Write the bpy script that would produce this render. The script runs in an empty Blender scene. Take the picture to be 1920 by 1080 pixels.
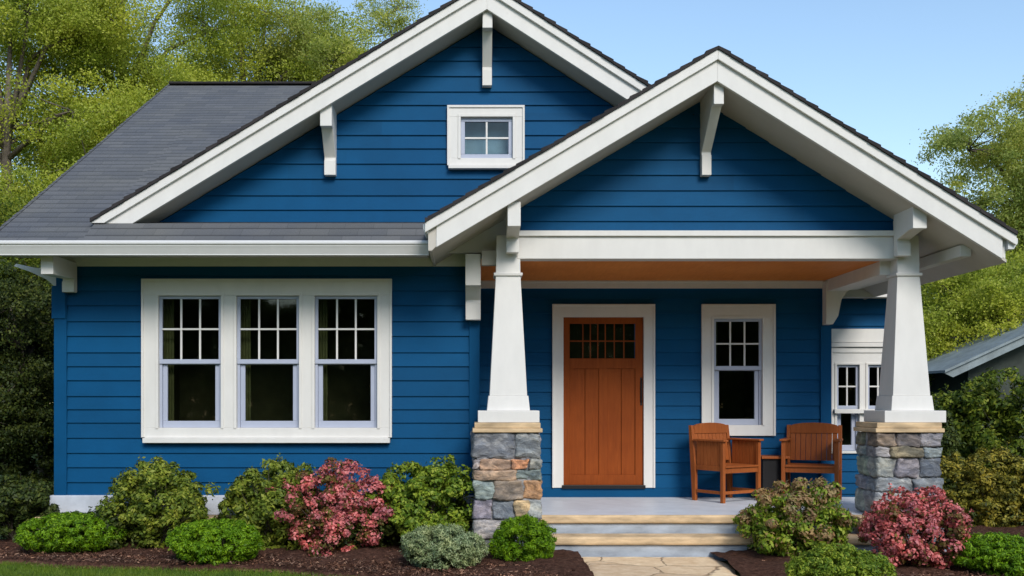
import bpy, bmesh, math, random
import numpy as np
from mathutils import Vector, noise
R = math.radians
random.seed(7)
S = bpy.context.scene
C = S.collection

# ------------------------------------------------------------ camera / light
F = 1930.0            # focal length in photo pixels
VX, VY = 890.0, 754.0 # vanishing point in photo pixels
EYE = 1.62
cam = bpy.data.cameras.new('camera'); co = bpy.data.objects.new('camera', cam); C.objects.link(co)
co.location = (0, 0, EYE); co.rotation_euler = (R(90), 0, 0)
cam.sensor_width = 36; cam.lens = 36 * F / 1920
cam.shift_x = (960 - VX) / 1920; cam.shift_y = (VY - 540) / 1920
cam.clip_end = 2000; S.camera = co

SUN_EL, SUN_AZ = 36, 18      # azimuth: degrees to the right of straight behind the camera
w = bpy.data.worlds.new('World'); S.world = w; w.use_nodes = True
nt = w.node_tree; bg = nt.nodes['Background']
sky = nt.nodes.new('ShaderNodeTexSky'); sky.sky_type = 'NISHITA'; sky.sun_disc = False
sky.sun_elevation = R(SUN_EL); sky.sun_rotation = R(180 - SUN_AZ)
sky.air_density = 1.3; sky.dust_density = 0.4; sky.ozone_density = 2.5
nt.links.new(sky.outputs[0], bg.inputs[0]); bg.inputs[1].default_value = 0.15
sl = bpy.data.lights.new('sun', 'SUN'); sl.energy = 2.35; sl.angle = R(22); sl.color = (1, .95, .88)
so = bpy.data.objects.new('sun', sl); C.objects.link(so)
az = R(SUN_AZ); el = R(SUN_EL)
d = Vector((math.sin(az) * math.cos(el), -math.cos(az) * math.cos(el), math.sin(el)))  # towards the sun
so.rotation_euler = d.to_track_quat('Z', 'Y').to_euler()
so.location = (6, -10, 12)
S.view_settings.view_transform = 'Standard'; S.view_settings.look = 'None'
S.view_settings.exposure = 0.42; S.view_settings.gamma = 1
S.render.engine = 'CYCLES'

# ------------------------------------------------------------ metres from photo measurements at a known distance
def X(px, D): return (px - VX) * D / F
def Z(py, D): return EYE - (py - VY) * D / F

# ------------------------------------------------------------ materials
def newmat(name):
    m = bpy.data.materials.new(name); m.use_nodes = True
    n = m.node_tree.nodes; b = n['Principled BSDF']
    return m, n, m.node_tree.links, b
def ramp(n, l, src, stops, interp='LINEAR'):
    r = n.new('ShaderNodeValToRGB'); e = r.color_ramp.elements; r.color_ramp.interpolation = interp
    while len(e) < len(stops): e.new(.5)
    for k, (p, c) in enumerate(stops):
        e[k].position = p; e[k].color = (*c, 1)
    l.new(src, r.inputs[0]); return r
def nz(n, l, scale, detail=4, rough=.55, vec=None, dist=0):
    t = n.new('ShaderNodeTexNoise'); t.inputs['Scale'].default_value = scale
    t.inputs['Detail'].default_value = detail; t.inputs['Roughness'].default_value = rough
    t.inputs['Distortion'].default_value = dist
    if vec is not None: l.new(vec, t.inputs['Vector'])
    return t
def coords(n, l, scale=(1, 1, 1), kind='Object'):
    tc = n.new('ShaderNodeTexCoord'); mp = n.new('ShaderNodeMapping')
    mp.inputs['Scale'].default_value = scale; l.new(tc.outputs[kind], mp.inputs[0]); return mp.outputs[0]
def bump(n, l, b, src, st, dist=.01):
    bp = n.new('ShaderNodeBump'); bp.inputs['Strength'].default_value = st; bp.inputs['Distance'].default_value = dist
    l.new(src, bp.inputs['Height']); l.new(bp.outputs[0], b.inputs['Normal']); return bp
def mul(c, k): return tuple(min(1, v * k) for v in c)

def paint(name, col, rough=.5, var=.12, scale=(3, 3, 3), island=0.0, bst=.12, spec=.35):
    m, n, l, b = newmat(name)
    v = coords(n, l, scale)
    t = nz(n, l, 2.2, 6, .6, v)
    r = ramp(n, l, t.outputs[0], [(.3, mul(col, 1 - var)), (.7, mul(col, 1 + var * .6))])
    out = r.outputs[0]
    if island:
        g = n.new('ShaderNodeNewGeometry')
        r2 = ramp(n, l, g.outputs['Random Per Island'], [(0, (1 - island,) * 3), (1, (1, 1, 1))])
        mx = n.new('ShaderNodeMix'); mx.data_type = 'RGBA'; mx.blend_type = 'MULTIPLY'; mx.inputs[0].default_value = 1
        l.new(out, mx.inputs[6]); l.new(r2.outputs[0], mx.inputs[7]); out = mx.outputs[2]
    l.new(out, b.inputs['Base Color'])
    b.inputs['Roughness'].default_value = rough; b.inputs['Specular IOR Level'].default_value = spec
    v2 = coords(n, l, (4, 4, 40))
    t2 = nz(n, l, 6, 5, .6, v2); bump(n, l, b, t2.outputs[0], bst, .004)
    return m
M = {}
M['blue'] = paint('blue_paint', (.0022, .071, .180), .6, .10, (1.2, 1.2, 1.2), .16, .25, .10)
M['white'] = paint('white_paint', (.665, .64, .60), .55, .05, (3, 3, 1.2), 0, .10)
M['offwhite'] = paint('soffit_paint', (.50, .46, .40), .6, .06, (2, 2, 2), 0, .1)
M['sash'] = paint('sash_paint', (.38, .41, .50), .4, .04, (2, 2, 2), 0, .05)
M['gutter'] = paint('gutter_metal', (.62, .61, .59), .35, .04)
M['porchgrey'] = paint('porch_floor_paint', (.63, .66, .70), .45, .12, (2, 2, 2))
M['concrete'] = paint('foundation_render', (.48, .51, .56), .8, .2, (2, 2, 2), 0, .4)
M['black'] = paint('dark_metal', (.008, .007, .007), .4, .1)
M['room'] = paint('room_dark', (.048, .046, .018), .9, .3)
M['curtain'] = paint('curtain', (.11, .11, .045), .9, .3)
M['sky_reflection'] = paint('painted_sky_reflection', (.40, .58, .86), .9, .15)  # pale blue painted as the sky reflection in the attic glass
M['cushion'] = paint('cushion_fabric', (.75, .74, .70), .9, .08, (8, 8, 8), 0, .4)

def wood(name, c1, c2, rough=.5, sc=(18, 18, 1.2), bst=.2):
    m, n, l, b = newmat(name)
    t = nz(n, l, 3, 7, .65, coords(n, l, sc), .6)
    t2 = nz(n, l, .9, 3, .5, coords(n, l, (1.5, 1.5, 1.5)))
    ad = n.new('ShaderNodeMath'); ad.operation = 'MULTIPLY_ADD'; ad.inputs[1].default_value = .5
    l.new(t2.outputs[0], ad.inputs[0])
    h = n.new('ShaderNodeMath'); h.operation = 'MULTIPLY'; h.inputs[1].default_value = .55; l.new(t.outputs[0], h.inputs[0])
    l.new(h.outputs[0], ad.inputs[2])
    r = ramp(n, l, ad.outputs[0], [(.35, c1), (.68, c2)]); l.new(r.outputs[0], b.inputs['Base Color'])
    b.inputs['Roughness'].default_value = rough; b.inputs['Specular IOR Level'].default_value = .15; bump(n, l, b, t.outputs[0], bst, .003)
    return m
M['door'] = wood('door_wood', (.185, .036, .004), (.285, .062, .008), .6, (14, 14, 1.0), .15)
M['ceiling'] = wood('ceiling_wood', (.62, .19, .035), (.78, .27, .06), .6, (10, 1.0, 10), .15)
M['chair'] = wood('chair_wood', (.20, .050, .012), (.37, .105, .026), .5, (22, 22, 2), .2)

def glassmat():
    m, n, l, b = newmat('window_glass')
    n.remove(b); out = n['Material Output']
    tr = n.new('ShaderNodeBsdfTransparent'); tr.inputs[0].default_value = (.80, .84, .80, 1)
    gl = n.new('ShaderNodeBsdfGlossy'); gl.inputs['Roughness'].default_value = .03
    fr = n.new('ShaderNodeFresnel'); fr.inputs[0].default_value = 1.42
    mx = n.new('ShaderNodeMixShader'); l.new(fr.outputs[0], mx.inputs[0]); l.new(tr.outputs[0], mx.inputs[1]); l.new(gl.outputs[0], mx.inputs[2])
    t = nz(n, l, 1.2, 2, .5, coords(n, l)); bp = n.new('ShaderNodeBump'); bp.inputs['Strength'].default_value = .03; bp.inputs['Distance'].default_value = .02
    l.new(t.outputs[0], bp.inputs['Height']); l.new(bp.outputs[0], gl.inputs['Normal'])
    l.new(mx.outputs[0], out.inputs[0]); return m
M['glass'] = glassmat()

def shingle(name, dark, light):
    m, n, l, b = newmat(name)
    tc = n.new('ShaderNodeTexCoord'); uv = tc.outputs['UV']
    wob = nz(n, l, 2.0, 3, .5, uv)
    mxv = n.new('ShaderNodeMix'); mxv.data_type = 'VECTOR'; mxv.inputs[0].default_value = .012
    l.new(uv, mxv.inputs[4]); l.new(wob.outputs['Color'], mxv.inputs[5])
    br = n.new('ShaderNodeTexBrick'); l.new(mxv.outputs[1], br.inputs['Vector'])
    br.inputs['Scale'].default_value = 1; br.inputs['Brick Width'].default_value = .30; br.inputs['Row Height'].default_value = .15
    br.inputs['Mortar Size'].default_value = .003; br.inputs['Mortar Smooth'].default_value = .3; br.inputs['Bias'].default_value = 0
    br.inputs['Color1'].default_value = (*dark, 1); br.inputs['Color2'].default_value = (*light, 1); br.inputs['Mortar'].default_value = (*mul(dark, .75), 1)
    g = nz(n, l, 220, 2, .7, uv); big = nz(n, l, .7, 4, .6, uv)
    a = ramp(n, l, g.outputs[0], [(.3, (.55,) * 3), (.7, (1.35,) * 3)])
    bb = ramp(n, l, big.outputs[0], [(.3, (.82, .85, .95)), (.7, (1.12, 1.08, 1.0))])
    m1 = n.new('ShaderNodeMix'); m1.data_type = 'RGBA'; m1.blend_type = 'MULTIPLY'; m1.inputs[0].default_value = .8
    l.new(br.outputs[0], m1.inputs[6]); l.new(a.outputs[0], m1.inputs[7])
    m2 = n.new('ShaderNodeMix'); m2.data_type = 'RGBA'; m2.blend_type = 'MULTIPLY'; m2.inputs[0].default_value = 1
    l.new(m1.outputs[2], m2.inputs[6]); l.new(bb.outputs[0], m2.inputs[7]); l.new(m2.outputs[2], b.inputs['Base Color'])
    b.inputs['Roughness'].default_value = .9
    b.inputs['Specular IOR Level'].default_value = .2
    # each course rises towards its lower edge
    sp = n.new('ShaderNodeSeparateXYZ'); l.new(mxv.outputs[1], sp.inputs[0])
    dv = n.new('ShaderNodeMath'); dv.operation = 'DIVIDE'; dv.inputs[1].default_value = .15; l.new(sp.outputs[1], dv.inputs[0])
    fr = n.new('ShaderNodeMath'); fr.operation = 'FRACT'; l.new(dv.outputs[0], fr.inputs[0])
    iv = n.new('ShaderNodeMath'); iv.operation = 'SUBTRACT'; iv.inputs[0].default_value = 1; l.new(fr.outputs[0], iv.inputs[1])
    ln = ramp(n, l, fr.outputs[0], [(.0, (.45,) * 3), (.22, (1.0,) * 3), (1, (1.1,) * 3)])  # shadow line of each course is painted dark into the colour
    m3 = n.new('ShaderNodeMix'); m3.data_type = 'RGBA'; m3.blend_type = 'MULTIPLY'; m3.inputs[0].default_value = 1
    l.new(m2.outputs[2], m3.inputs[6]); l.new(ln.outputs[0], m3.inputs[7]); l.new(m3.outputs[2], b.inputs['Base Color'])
    ad = n.new('ShaderNodeMath'); ad.operation = 'MULTIPLY_ADD'; ad.inputs[1].default_value = .25; l.new(g.outputs[0], ad.inputs[0]); l.new(iv.outputs[0], ad.inputs[2])
    bump(n, l, b, ad.outputs[0], .9, .012)
    return m
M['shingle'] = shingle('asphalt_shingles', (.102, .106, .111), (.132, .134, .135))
M['shingle_dark'] = paint('shingle_edge', (.035, .030, .030), .9, .3, (6, 6, 6), .5)

def stone(name, tint=True, base=(.3, .3, .3)):
    m, n, l, b = newmat(name)
    v = coords(n, l, (1, 1, 1.8))
    t = nz(n, l, 7, 8, .65, v, .8); t2 = nz(n, l, 40, 5, .7, v); t3 = nz(n, l, 3.1, 4, .6, v, 1.5)
    if tint:
        at = n.new('ShaderNodeAttribute'); at.attribute_name = 'tint'; src = at.outputs['Color']
    else:
        rgb = n.new('ShaderNodeRGB'); rgb.outputs[0].default_value = (*base, 1); src = rgb.outputs[0]
    r = ramp(n, l, t.outputs[0], [(.28, (.35, .37, .42)), (.5, (.9, .9, .92)), (.70, (1.8, 1.75, 1.7))])
    r3 = ramp(n, l, t3.outputs[0], [(.35, (.72, .76, .80)), (.65, (1.18, 1.12, 1.02))])
    m1 = n.new('ShaderNodeMix'); m1.data_type = 'RGBA'; m1.blend_type = 'MULTIPLY'; m1.inputs[0].default_value = 1
    l.new(src, m1.inputs[6]); l.new(r.outputs[0], m1.inputs[7])
    m2 = n.new('ShaderNodeMix'); m2.data_type = 'RGBA'; m2.blend_type = 'MULTIPLY'; m2.inputs[0].default_value = .9
    l.new(m1.outputs[2], m2.inputs[6]); l.new(r3.outputs[0], m2.inputs[7])
    l.new(m2.outputs[2], b.inputs['Base Color']); b.inputs['Roughness'].default_value = .85
    ad = n.new('ShaderNodeMath'); ad.operation = 'MULTIPLY_ADD'; ad.inputs[1].default_value = .35
    l.new(t2.outputs[0], ad.inputs[0]); l.new(t.outputs[0], ad.inputs[2]); bump(n, l, b, ad.outputs[0], 1.0, .03)
    return m
M['stone'] = stone('field_stone')
M['mortar'] = stone('mortar', False, (.27, .27, .28))
M['sandstone'] = paint('sandstone_slab', (.60, .43, .25), .8, .42, (1.6, 1.6, 6), 0, .5)
M['bluestone'] = stone('base_stone', False, (.28, .32, .38))
M['riser'] = paint('riser_slab', (.36, .40, .45), .75, .42, (1.1, 1.1, 3), 0, .5)

def flag():
    m, n, l, b = newmat('flagstone')
    v = coords(n, l, (1, 1, 1))
    wv = nz(n, l, 2.5, 4, .6, v)
    mxv = n.new('ShaderNodeMix'); mxv.data_type = 'VECTOR'; mxv.inputs[0].default_value = .18
    l.new(v, mxv.inputs[4]); l.new(wv.outputs['Color'], mxv.inputs[5])
    vo = n.new('ShaderNodeTexVoronoi'); vo.feature = 'DISTANCE_TO_EDGE'; vo.inputs['Scale'].default_value = 1.9; l.new(mxv.outputs[1], vo.inputs['Vector'])
    vc = n.new('ShaderNodeTexVoronoi'); vc.inputs['Scale'].default_value = 1.9; l.new(mxv.outputs[1], vc.inputs['Vector'])
    t = nz(n, l, 9, 7, .65, v)
    c1 = ramp(n, l, t.outputs[0], [(.3, (.62, .43, .25)), (.7, (.86, .68, .46))])
    sep = n.new('ShaderNodeSeparateColor'); l.new(vc.outputs['Color'], sep.inputs[0])
    c2 = ramp(n, l, sep.outputs[0], [(0, (.85, .82, .80)), (1, (1.1, 1.08, 1.02))])
    m1 = n.new('ShaderNodeMix'); m1.data_type = 'RGBA'; m1.blend_type = 'MULTIPLY'; m1.inputs[0].default_value = 1
    l.new(c1.outputs[0], m1.inputs[6]); l.new(c2.outputs[0], m1.inputs[7])
    e = ramp(n, l, vo.outputs['Distance'], [(.0, (0, 0, 0)), (.022, (1, 1, 1))])
    m2 = n.new('ShaderNodeMix'); m2.data_type = 'RGBA'; l.new(e.outputs[0], m2.inputs[0])
    m2.inputs[6].default_value = (.25, .16, .09, 1); l.new(m1.outputs[2], m2.inputs[7])
    l.new(m2.outputs[2], b.inputs['Base Color']); b.inputs['Roughness'].default_value = .8
    ad = n.new('ShaderNodeMath'); ad.operation = 'MULTIPLY_ADD'; ad.inputs[1].default_value = .3; l.new(t.outputs[0], ad.inputs[0]); l.new(e.outputs[0], ad.inputs[2])
    bump(n, l, b, ad.outputs[0], .7, .012); return m
M['flag'] = flag()

def ground(name, stops, scale=8, bst=.6, dist=.03):
    m, n, l, b = newmat(name)
    v = coords(n, l); t = nz(n, l, scale, 8, .7, v); t2 = nz(n, l, .35, 3, .5, v)
    r = ramp(n, l, t.outputs[0], stops); r2 = ramp(n, l, t2.outputs[0], [(.3, (.8,) * 3), (.7, (1.15,) * 3)])
    m1 = n.new('ShaderNodeMix'); m1.data_type = 'RGBA'; m1.blend_type = 'MULTIPLY'; m1.inputs[0].default_value = 1
    l.new(r.outputs[0], m1.inputs[6]); l.new(r2.outputs[0], m1.inputs[7]); l.new(m1.outputs[2], b.inputs['Base Color'])
    b.inputs['Roughness'].default_value = .95; b.inputs['Specular IOR Level'].default_value = .1
    bump(n, l, b, t.outputs[0], bst, dist); return m
M['lawn'] = ground('lawn_ground', [(.3, (.06, .085, .025)), (.7, (.13, .165, .05))], 14)
M['mulch'] = ground('mulch_ground', [(.3, (.025, .012, .008)), (.55, (.095, .045, .03)), (.75, (.20, .11, .075))], 22, 1, .04)

def leafmat(name, cols, trans=.3, rough=.55, nscale=5):
    m, n, l, b = newmat(name)
    g = n.new('ShaderNodeNewGeometry')
    k = len(cols); stops = [(i / (k - 1) if k > 1 else 0, c) for i, c in enumerate(cols)]
    r = ramp(n, l, g.outputs['Random Per Island'], stops)
    t = nz(n, l, nscale, 3, .55, coords(n, l))
    rv = ramp(n, l, t.outputs[0], [(.30, (.62, .74, .80)), (.70, (1.35, 1.22, 1.0))])
    m1 = n.new('ShaderNodeMix'); m1.data_type = 'RGBA'; m1.blend_type = 'MULTIPLY'; m1.inputs[0].default_value = 1
    l.new(r.outputs[0], m1.inputs[6]); l.new(rv.outputs[0], m1.inputs[7]); col = m1.outputs[2]
    l.new(col, b.inputs['Base Color']); b.inputs['Roughness'].default_value = rough; b.inputs['Specular IOR Level'].default_value = .25
    tr = n.new('ShaderNodeBsdfTranslucent'); l.new(col, tr.inputs[0])
    mx = n.new('ShaderNodeMixShader'); mx.inputs[0].default_value = trans
    l.new(b.outputs[0], mx.inputs[1]); l.new(tr.outputs[0], mx.inputs[2]); l.new(mx.outputs[0], n['Material Output'].inputs[0])
    return m
M['leaf_tree'] = leafmat('tree_leaves', [(.24, .30, .025), (.33, .39, .035), (.42, .47, .055), (.52, .54, .12)], .48, .55, .7)
M['leaf_tree2'] = leafmat('tree_leaves_olive', [(.23, .29, .045), (.31, .36, .065), (.40, .44, .09), (.50, .52, .18)], .48, .55, .7)
M['leaf_dark'] = leafmat('dark_tree_leaves', [(.015, .028, .006), (.035, .055, .010), (.06, .085, .014), (.10, .12, .022)], .25)  # shade on the tree left of the house is put into these colours
M['leaf_mid'] = leafmat('mid_tree_leaves', [(.03, .06, .008), (.09, .14, .014), (.17, .22, .018), (.28, .31, .04)], .35)
M['leaf_bright'] = leafmat('bright_shrub_leaves', [(.05, .12, .002), (.10, .21, .003), (.16, .31, .006), (.23, .38, .015)], .3)
M['leaf_olive'] = leafmat('olive_shrub_leaves', [(.06, .095, .010), (.12, .17, .016), (.20, .25, .025), (.32, .35, .06)], .3)
M['leaf_yellow'] = leafmat('yellow_green_leaves', [(.06, .12, .008), (.13, .21, .016), (.23, .31, .025), (.36, .42, .06)], .3)
M['leaf_ochre'] = leafmat('ochre_leaves', [(.05, .06, .010), (.16, .15, .018), (.30, .26, .03), (.42, .34, .06)], .3)
M['leaf_grey'] = leafmat('grey_green_leaves', [(.10, .14, .06), (.18, .24, .11), (.29, .35, .18), (.40, .45, .26)], .2)
M['leaf_pink'] = leafmat('pink_flowers', [(.36, .065, .07), (.52, .12, .125), (.66, .19, .20), (.73, .27, .28)], .25)
M['leaf_bud'] = leafmat('bud_leaves', [(.22, .12, .06), (.34, .22, .11), (.38, .30, .14)], .3)
M['leaf_wine'] = leafmat('wine_leaves', [(.10, .05, .02), (.16, .09, .03), (.14, .15, .03)], .25)
M['grass'] = leafmat('grass_blades', [(.07, .13, .012), (.13, .21, .02), (.20, .28, .035)], .35)
M['chips'] = leafmat('bark_chip', [(.03, .012, .008), (.09, .042, .026), (.15, .07, .048), (.34, .20, .14)], 0, .9)
M['bark'] = ground('bark', [(.3, (.06, .05, .04)), (.7, (.18, .15, .12))], 10)
M['shedwall'] = paint('shed_boards', (.05, .06, .05), .8, .3)
M['metal_roof'] = paint('grey_roof_boards', (.22, .26, .27), .6, .3, (2, 2, 2))

# ------------------------------------------------------------ mesh helpers
class MB:
    def __init__(s): s.v = []; s.f = []; s.uv = []; s.tint = []
    def add(s, vs, fs, uvs=None, tint=None):
        o = len(s.v); s.v += [tuple(v) for v in vs]
        for i, f in enumerate(fs):
            s.f.append(tuple(o + k for k in f)); s.uv.append(uvs[i] if uvs else None); s.tint.append(tint)
        return s
    def box(s, x0, x1, y0, y1, z0, z1):
        if x0 > x1: x0, x1 = x1, x0
        if z0 > z1: z0, z1 = z1, z0
        return s.add([(x0,y0,z0),(x1,y0,z0),(x1,y1,z0),(x0,y1,z0),(x0,y0,z1),(x1,y0,z1),(x1,y1,z1),(x0,y1,z1)],
              [(0,1,5,4),(1,2,6,5),(2,3,7,6),(3,0,4,7),(4,5,6,7),(3,2,1,0)])
    def prism(s, poly, a0, a1, axis='y'):
        """poly in (x,z) extruded along y, or in (y,z) extruded along x, or (x,y) along z"""
        n = len(poly)
        mk = {'y': lambda p, a: (p[0], a, p[1]), 'x': lambda p, a: (a, p[0], p[1]), 'z': lambda p, a: (p[0], p[1], a)}[axis]
        vs = [mk(p, a0) for p in poly] + [mk(p, a1) for p in poly]
        return s.add(vs, [tuple(range(n)), tuple(range(2*n-1, n-1, -1))] + [(i, i+n, (i+1) % n + n, (i+1) % n) for i in range(n)])
    def frustum(s, cx, cy, z0, hx0, hy0, z1, hx1, hy1):
        vs = [(cx-hx0,cy-hy0,z0),(cx+hx0,cy-hy0,z0),(cx+hx0,cy+hy0,z0),(cx-hx0,cy+hy0,z0),
              (cx-hx1,cy-hy1,z1),(cx+hx1,cy-hy1,z1),(cx+hx1,cy+hy1,z1),(cx-hx1,cy+hy1,z1)]
        return s.add(vs, [(0,1,5,4),(1,2,6,5),(2,3,7,6),(3,0,4,7),(4,5,6,7),(3,2,1,0)])
    def tube(s, pts, rads, n=7):
        vs = []; fs = []
        for i, p in enumerate(pts):
            p = Vector(p); t = (Vector(pts[min(i+1, len(pts)-1)]) - Vector(pts[max(i-1, 0)])).normalized()
            a = t.cross(Vector((0.31, .95, .1))).normalized(); b = t.cross(a)
            for k in range(n):
                an = 2*math.pi*k/n; vs.append(p + (a*math.cos(an) + b*math.sin(an)) * rads[i])
        for i in range(len(pts)-1):
            for k in range(n):
                fs.append((i*n+k, i*n+(k+1) % n, (i+1)*n+(k+1) % n, (i+1)*n+k))
        fs.append(tuple(range(n))[::-1]); fs.append(tuple(range((len(pts)-1)*n, len(pts)*n)))
        return s.add(vs, fs)
    def build(s, name, mat, parent=None, bevel=0, smooth=False):
        org = wloc(parent)
        me = bpy.data.meshes.new(name)
        me.from_pydata([tuple(Vector(v) - org) for v in s.v], [], s.f); me.materials.append(mat)
        if any(u is not None for u in s.uv):
            ul = me.uv_layers.new(name='UVMap')
            for p, u in zip(me.polygons, s.uv):
                for k, li in enumerate(p.loop_indices): ul.data[li].uv = u[k] if u else (0, 0)
        if any(t is not None for t in s.tint):
            at = me.attributes.new('tint', 'FLOAT_COLOR', 'CORNER')
            for p, t in zip(me.polygons, s.tint):
                for li in p.loop_indices: at.data[li].color = (*(t or (.3, .3, .3)), 1)
        bm = bmesh.new(); bm.from_mesh(me); bmesh.ops.recalc_face_normals(bm, faces=bm.faces); bm.to_mesh(me); bm.free()
        if smooth:
            for p in me.polygons: p.use_smooth = True
        o = bpy.data.objects.new(name, me); C.objects.link(o); o.parent = parent
        if bevel:
            b = o.modifiers.new('bevel', 'BEVEL'); b.width = bevel; b.segments = 2; b.limit_method = 'ANGLE'; b.angle_limit = R(40)
        return o
def wloc(o):
    v = Vector((0, 0, 0))
    while o is not None: v += o.location; o = o.parent
    return v
def thing(name, label, cat, loc, group=None):
    o = bpy.data.objects.new(name, None); C.objects.link(o); o.location = loc
    o.empty_display_size = .3
    o['label'] = label; o['category'] = cat
    if group: o['group'] = group
    return o
def struct(o, kind='structure', label=None, cat=None):
    o['kind'] = kind
    if label: o['label'] = label
    if cat: o['category'] = cat
    return o
def clip(poly, a, b, c):   # keep a*x+b*z+c>=0
    out = []
    for i in range(len(poly)):
        p, q = poly[i], poly[(i+1) % len(poly)]
        dp, dq = a*p[0]+b*p[1]+c, a*q[0]+b*q[1]+c
        if dp >= 0: out.append(p)
        if (dp >= 0) != (dq >= 0):
            t = dp/(dp-dq); out.append((p[0]+(q[0]-p[0])*t, p[1]+(q[1]-p[1])*t))
    return out
def siding(mb, poly, levels, holes, to3):
    holes0 = holes
    u0_, u1_ = min(p[0] for p in poly), max(p[0] for p in poly)
    for zb, zt in zip(levels[:-1], levels[1:]):
        holes = list(holes0)
        if u1_-u0_ > 1.2:
            uj = u0_+rl.uniform(.4, 3.2)
            while uj < u1_-.2:
                if not any(h[0]-.05 < uj < h[1]+.05 for h in holes0): holes.append((uj, uj, zb, zt))
                uj += rl.uniform(2.4, 3.8)
        cuts = sorted({zb, zt} | {h[k] for h in holes for k in (2, 3) if zb < h[k] < zt})
        off = lambda z: .020 - .018*(z-zb)/(zt-zb)
        for za, zc in zip(cuts[:-1], cuts[1:]):
            band = clip(clip(poly, 0, 1, -za), 0, -1, zc)
            if len(band) < 3: continue
            hs = sorted([h for h in holes if h[2] <= za+1e-6 and h[3] >= zc-1e-6])
            edges = [-1e3] + [e for h in sorted(hs) for e in (h[0], h[1])] + [1e3]
            for k in range(0, len(edges), 2):
                pc = clip(clip(band, 1, 0, -edges[k]), -1, 0, edges[k+1])
                if len(pc) < 3 or max(p[0] for p in pc)-min(p[0] for p in pc) < 1e-4: continue
                mb.add([to3(p[0], p[1], off(p[1])) for p in pc], [tuple(range(len(pc)))])
                if za == zb:
                    lo = [p[0] for p in pc if p[1] < zb+1e-5]
                    if len(lo) >= 2:
                        u0, u1 = min(lo), max(lo)
                        mb.add([to3(u0, zb, .020), to3(u1, zb, .020), to3(u1, zb, .0), to3(u0, zb, .0)], [(0, 1, 2, 3)])
rl = random.Random(3)
def levels(z0, z1, h=.165):
    out = [z0]
    while out[-1] < z1: out.append(out[-1] + h*rl.uniform(.88, 1.1))
    return out
def front(D): return lambda u, z, o: (u, D-o, z)

# ------------------------------------------------------------ THE HOUSE
DW, DP, DB = 11.4, 12.8, 10.8          # wing wall, porch back wall, porch beam
DE = 10.6                              # wing eave
DG, DGW = 10.95, 11.4                  # main gable bargeboard, main gable wall
DQ, DQW = 10.2, 10.9                   # porch gable bargeboard, porch gable wall
H = thing('house', 'blue craftsman house with white trim, orange door and stone-based porch columns', 'house', (0, 12, 0))

FLOOR = .44; CEIL = 3.125
XC = .03                                # wing's right corner
XL = X(105, DW)                         # wing's left corner
XR = X(1555, DP)                        # porch wall right end
# --- siding walls
tri = (X(270, DW), X(733, DW), Z(830, DW), Z(526, DW))
def inset(r, a): return (r[0]+a, r[1]-a, r[2]+a, r[3]-a)
Zs = Z(930, DW)
mb = MB(); siding(mb, [(XL+.13, Zs), (XC-.09, Zs), (XC-.09, 3.3), (XL+.13, 3.3)], levels(Zs, 3.3), [inset(tri, .06)], front(DW))
mb.build('wing_siding', M['blue'], H)
# solid body behind the boards (left side wall, return wall, back)
for q in ((XL, XL+.15, DW+.0, 20, .1, 3.6), (XC-.12, XC, DW+.15, DP+.5, .1, 3.6), (XL, XR, 20.001, 20.15, .1, 3.6), (XR-.15, XR, DP+.15, 20, .1, 3.6)):
    MB().box(*q).build('side_wall', M['blue'], H)
# side gable end walls
for xx in (XL, XR-.15):
    MB().prism([(DW+.2, 3.6), (20, 3.6), (20, 4.0), (16.93, 6.45), (DW+.2, 3.65)], xx+.002, xx+.148, 'x').build('gable_end_wall', M['blue'], H)
# corner boards
MB().box(XL-.01, XL+.13, DW-.035, DW+.1, Zs-.02, Z(545, DW)).box(XL-.03, XL+.12, DW-.05, DW+.08, Z(598, DW), Z(540, DW)+.02).build('corner_board', M['blue'], H, .004)
MB().box(XC-.09, XC+.025, DW-.035, DW+.1, Zs-.02, 3.2).build('corner_board', M['blue'], H, .004)
# foundation with ledge
MB().box(XL-.05, XC, DW-.06, DW+.3, Z(966, DW-.06), Z(929, DW-.06)).build('foundation', M['concrete'], H, .01)
MB().box(XL-.12, XC, DW-.20, DW+.3, -.02, Z(966, DW-.06)-.05).build('foundation', M['bluestone'], H, .01)
MB().box(XL-.14, XC, DW-.24, DW+.3, Z(966, DW-.06)-.05, Z(966, DW-.06)-.001).build('foundation_ledge', M['sandstone'], H, .012)
# frieze board of the wing
MB().box(XL+.05, XC-.1, DW-.045, DW+.0, Z(500, DW), Z(487, DW)+.2).box(XL+.05, XC-.1, DW-.06, DW-.046, Z(491, DW), Z(487, DW)+.2).build('frieze', M['white'], H, .003)

# --- porch back wall
door_r = (X(1037, DP), X(1225, DP), Z(914, DP), Z(573, DP))
pw_r = (X(1316, DP), X(1450, DP), Z(817, DP), Z(573, DP))
mb = MB(); siding(mb, [(XC, FLOOR), (XR-.12, FLOOR), (XR-.12, CEIL), (XC, CEIL)], levels(FLOOR+.115, CEIL+.2), [inset(pw_r, .06), (door_r[0]+.06, door_r[1]-.06, 0, door_r[3]-.06)], front(DP))
mb.build('porch_siding', M['blue'], H)
MB().box(XC, XR, DP-.03, DP+.05, FLOOR, FLOOR+.113).build('skirt_board', M['blue'], H, .004)
MB().box(XR-.12, XR+.015, DP-.04, DP+.12, FLOOR+.114, CEIL-.1).build('corner_board', M['blue'], H, .004)
MB().box(XC, XR-.05, DP-.05, DP+.02, Z(541, DP), CEIL).box(XC, XR-.05, DP-.07, DP-.051, Z(531, DP), CEIL).build('frieze', M['white'], H, .003)
# wall core behind the porch wall above openings is closed by the rooms behind each window

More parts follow.
